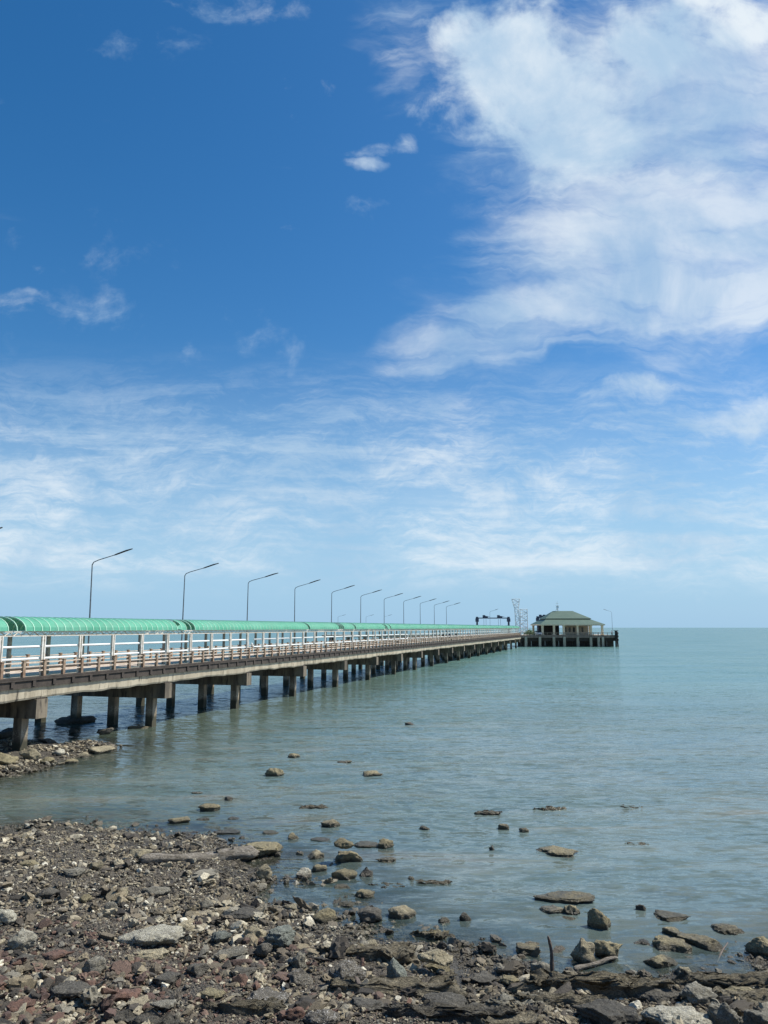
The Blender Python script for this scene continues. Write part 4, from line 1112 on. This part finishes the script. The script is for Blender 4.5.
# --- white lattice mast and frame
def lattice(m, x0, x1, X0, X1, z0, z1, dy, n, r=.06):
    """tapered four-legged lattice from z0 (x0..x1) to z1 (X0..X1)"""
    for yy in (0, dy):
        for i in range(n):
            a = i / n; b = (i + 1) / n
            L = lambda t: (x0 + (X0 - x0) * t, yy, z0 + (z1 - z0) * t); Q = lambda t: (x1 + (X1 - x1) * t, yy, z0 + (z1 - z0) * t)
            m.bar(L(a), L(b), r, n=5); m.bar(Q(a), Q(b), r, n=5); m.bar(L(b), Q(b), r * .8, n=5)
            m.bar(L(a), Q(b), r * .7, n=5) if i % 2 else m.bar(Q(a), L(b), r * .7, n=5)
    for i in range(n + 1):
        t = i / n
        for A, B in ((x0, X0), (x1, X1)):
            xx = A + (B - A) * t; m.bar((xx, 0, z0 + (z1 - z0) * t), (xx, dy, z0 + (z1 - z0) * t), r * .8, n=5)
tx = at_y(517, 620, PY + 4).x
mast = empty('lattice_mast', (tx, PY + 4, DZ), 0, 'tall white lattice mast with a wider open basket on top', 'lattice mast')
m = MB(); lattice(m, -.2, 1.4, -.6, .6, 0, 9.6, 1.2, 7, .10); m.build('mast', M['pipe'], mast)
m = MB(); lattice(m, -.7, .7, -1.5, 1.2, 9.65, 12.6, 1.4, 3, .10); m.build('basket', M['pipe'], mast)
tx = at_y(524.3, 620, PY + 4).x
fr2 = empty('lattice_tower', (tx, PY + 4.5, DZ), 0, 'white upright rectangular lattice frame beside the tall mast', 'lattice tower')
m = MB(); lattice(m, -1.25, 1.25, -1.25, 1.25, 0, 9.0, .8, 7, .12); m.build('frame', M['pipe'], fr2)
m = MB()
for i in range(1, 9): m.bar((-.35, -.02, i * 1.0), (.35, -.02, i * 1.0), .05, n=5)
m.bar((-.4, 0, 0), (-.4, 0, 9), .05, n=5); m.bar((.4, 0, 0), (.4, 0, 9), .05, n=5); m.build('ladder', M['pipe'], fr2)

# --- blue gantries
def gantry(px0, px1, ytop, Yd, label, zb):
    a = at_y(px0, ytop, Yd); b = at_y(px1, ytop, Yd); w = (b.x - a.x)
    t = empty('gantry', (a.x, Yd, zb), 0, label, 'gantry'); Hh = a.z - zb
    for x in (0, w):
        MB().box(x - .30, x + .30, -.3, .3, 0, Hh - 1.9).box(x - .58, x + .58, -.5, .5, Hh - 1.898, Hh - .7).box(x - .40, x + .40, -.4, .4, Hh - .698, Hh - .1).build('column', M['navy'], t)
    m = MB().box(.3, w - .3, -.2, .2, Hh - .75, Hh - .4)
    m.build('beam', M['navy'], t)
    for f in (.18, .64):
        h = MB().box(w * f, w * f + .9, -.3, .3, Hh - .398, Hh + .5).box(w * f + .902, w * f + 1.9, -.2, .2, Hh - .398, Hh + .1).bar((w * f + .2, 0, Hh + .3), (w * f + 2.6, 0, Hh - .1), .07, n=5).bar((w * f + .4, 0, Hh - 3.6), (w * f + .4, 0, Hh - .9), .05, n=5).bar((w * f + 1.2, 0, Hh - 3.6), (w * f + 1.2, 0, Hh - .9), .05, n=5)
        h.build('winch', M['navy'], t)
    return t
gantry(477, 508.5, 616.5, 280, 'dark blue ferry ramp gantry standing behind the pier roof', DZ - .02)
gantry(537.5, 546, 616.0, 288.5, 'dark blue gantry half hidden by the left side of the pavilion roof', DZ + .002)

# --- shrub
sx = at_y(529.5, 628, PY + 1.6).x
sh = empty('shrub', (sx, PY + 1.6, DZ), 0, 'low green shrub beside the pavilion at the platform corner', 'shrub')
MB().path([(0, 0, 0), (.05, 0, .5), (-.1, .1, 1.0)], [.12, .09, .05], 6).build('trunk', M['woodd'], sh)
m = MB(); r = random.Random(3)
for _ in range(900):
    t = r.random() * 6.283; q = r.random() ** .5; hh = (1 - (abs(q)) ** 2) * 1.5 + .25
    c = Vector((math.cos(t) * q * 1.9 + .3 * math.sin(7 * t), math.sin(t) * q * 1.1, .25 + r.random() * hh)); sz = r.uniform(.12, .26)
    u = Vector((r.gauss(0, 1), r.gauss(0, 1), r.gauss(0, 1))).normalized() * sz; v = u.orthogonal().normalized() * sz * .5
    m.add([c - u, c + v, c + u, c - v], [(0, 1, 2, 3)])
m.build('foliage', M['leaf'], sh)

# --- parked white car at the platform, front towards the viewer
cx0 = at_y(539.8, 630, PY + 1.2).x
car = empty('parked_car', (cx0, PY + 1.6, DZ), R(8), 'small white car parked between the shrub and the pavilion', 'car')
def prism(m, prof, x0, x1, inset=0):
    n = len(prof); m.add([(x0, y, z) for y, z in prof] + [(x1, y, z) for y, z in prof], [tuple(range(n)), tuple(range(n, 2 * n))[::-1]] + [(i, n + i, n + (i + 1) % n, (i + 1) % n) for i in range(n)]); return m
prism(MB(), [(0, .3), (0, .75), (.25, .95), (1.1, 1.02), (3.9, 1.0), (4.1, .9), (4.1, .3)], -.85, .85).build('body', M['carpaint'], car)
prism(MB(), [(1.0, 1.022), (1.7, 1.46), (3.1, 1.48), (3.8, 1.004 + .02)], -.72, .72).build('cabin', M['glass'], car)
MB().box(-.70, .70, 1.75, 3.05, 1.484, 1.52).build('roof', M['carpaint'], car)
for x in (-.86, .68):
    for y in (.8, 3.3):
        wq = empty('wheel', (x, y, .31)); wq.parent = car
        MB().bar((0, 0, 0), (.18, 0, 0), .31, n=16).build('tyre', M['rubber'], wq); MB().bar((-.004, 0, 0), (.184, 0, 0), .18, n=12).build('rim', M['lamp'], wq)
for x in (-.78, .46): MB().box(x, x + .32, -.02, -.002, .62, .76).build('headlight', M['pipe'], car)

# --- fender dolphin at the right end
dx = at_y(616.8, 636, PY - .5).x
do = empty('mooring_dolphin', (dx, PY - .3, 0), 0, 'black mooring pile cluster with rubber fenders at the right end of the platform', 'mooring dolphin')
for i, (x, y, l) in enumerate([(-.35, 0, .0), (.35, 0, .25), (0, .7, .1)]):
    MB().bar((x + l * 1.0, y, -5), (x - l, y, 5.4), .26, .24, 10).build('timber_pile', M['darkin'], do)
for i, z in enumerate((2.4, 3.6, 4.6)):
    m = MB(); n = 16; rr = [Vector((math.cos(6.283 * k / n) * .42, -.52, z + math.sin(6.283 * k / n) * .42)) for k in range(n + 1)]
    m.path(rr, .14, 8).build('tyre_fender', M['rubber'], do, smooth=True)
MB().box(-.7, .6, -.35, 1.0, 5.402, 5.6).build('cap', M['darkin'], do)

# ------------------------------------------------------------------ people (small, far along the pier)
def person(loc_, rz, shirt, trousers, label, seed=0, stride=.25, Hs=1.68):
    r = random.Random(seed)
    bm = bmesh.new(); sk = bm.verts.layers.skin.verify()
    pts = {}; s = Hs / 1.75
    def V_(n, x, y, z, ra, rb=None):
        v = bm.verts.new((x * s, y * s, z * s)); v[sk].radius = (ra * s, (rb or ra) * s); pts[n] = v; return v
    V_('pel', 0, 0, .95, .15, .11); V_('belly', 0, 0, 1.12, .14, .10); V_('chest', 0, .01, 1.32, .17, .11); V_('neck', 0, 0, 1.50, .055); V_('head', 0, .015, 1.60, .085, .09); V_('crown', 0, .0, 1.69, .075, .08)
    for sg, n in ((-1, 'l'), (1, 'r')):
        f = stride * sg
        V_('sh' + n, sg * .19, 0, 1.42, .06); V_('el' + n, sg * .25, -f * .25, 1.15, .042); V_('wr' + n, sg * .25, -f * .6 + .05, .90, .030); V_('ha' + n, sg * .24, -f * .7 + .07, .80, .035, .022)
        V_('hip' + n, sg * .09, 0, .88, .088); V_('kn' + n, sg * .10, f * .6 + .03, .50, .058); V_('an' + n, sg * .10, f * 1.1 - .03, .09, .040); V_('to' + n, sg * .11, f * 1.1 + .13, .035, .035)
    E = [('pel', 'belly'), ('belly', 'chest'), ('chest', 'neck'), ('neck', 'head'), ('head', 'crown')]
    for n in 'lr': E += [('chest', 'sh' + n), ('sh' + n, 'el' + n), ('el' + n, 'wr' + n), ('wr' + n, 'ha' + n), ('pel', 'hip' + n), ('hip' + n, 'kn' + n), ('kn' + n, 'an' + n), ('an' + n, 'to' + n)]
    for a_, b_ in E: bm.edges.new((pts[a_], pts[b_]))
    pts['pel'][sk].use_root = True
    me = bpy.data.meshes.new('person'); bm.to_mesh(me); bm.free()
    tmp = bpy.data.objects.new('tmp', me); COL.objects.link(tmp)
    tmp.modifiers.new('s', 'SKIN'); q = tmp.modifiers.new('u', 'SUBSURF'); q.levels = 1
    dg = bpy.context.evaluated_depsgraph_get(); ev = tmp.evaluated_get(dg); m2 = bpy.data.meshes.new_from_object(ev)
    bpy.data.objects.remove(tmp)
    root = empty('person', loc_, rz, label, 'person')
    m2.materials.clear()
    for mm in ('skin', shirt, trousers, 'rubber'): m2.materials.append(M[mm])
    for p in m2.polygons:
        c = p.center / s; p.use_smooth = True
        p.material_index = 3 if c.z < .09 else 2 if (c.z < .98 and abs(c.x) < .2) else 1 if (1.0 < c.z < 1.47 or .98 <= c.z < 1.0) else 0
    zmin = min(v.co.z for v in m2.vertices)
    b = link('body', m2, parent=root); b.location = (0, 0, -zmin)
    V, Fc = ico(2); hv = V * np.array([.093, .10, .09]) * s; keep = hv.copy(); keep[:, 2] = np.maximum(keep[:, 2], -.02); keep += np.array([0, -.012, 1.655]) * s
    h = link('hair', np_mesh('hair', keep, Fc), M['hair'], root); h.location = (0, 0, -zmin)
    return root
W1 = 1.35
for (px, w, sh_, tr, lb, sd_) in [(443.3, 1.2, 'cloth_dark', 'cloth_dark', 'person in dark clothes walking nearest along the covered pier', 1),
                               (449.5, 1.5, 'cloth_blue', 'cloth_dark', 'person in a dark blue top walking second along the covered pier', 2),
                               (456.5, 1.1, 'cloth_dark', 'cloth_blue', 'person in blue trousers walking third along the covered pier', 3),
                               (468.4, 1.4, 'cloth_red', 'cloth_dark', 'person in a maroon top walking farthest along the covered pier', 4)]:
    s_ = s_of_px(px, w); person(loc(s_, w, DZ + .003), ROT - math.pi / 2 + (math.pi if sd_ == 2 else 0), sh_, tr, lb, sd_, .22)
person((at_y(611.5, 630, PY + 1.0).x, PY + 1.0, DZ + .003), R(200), 'cloth_white', 'cloth_dark', 'person in a white top standing at the right end of the platform', 9, .03)
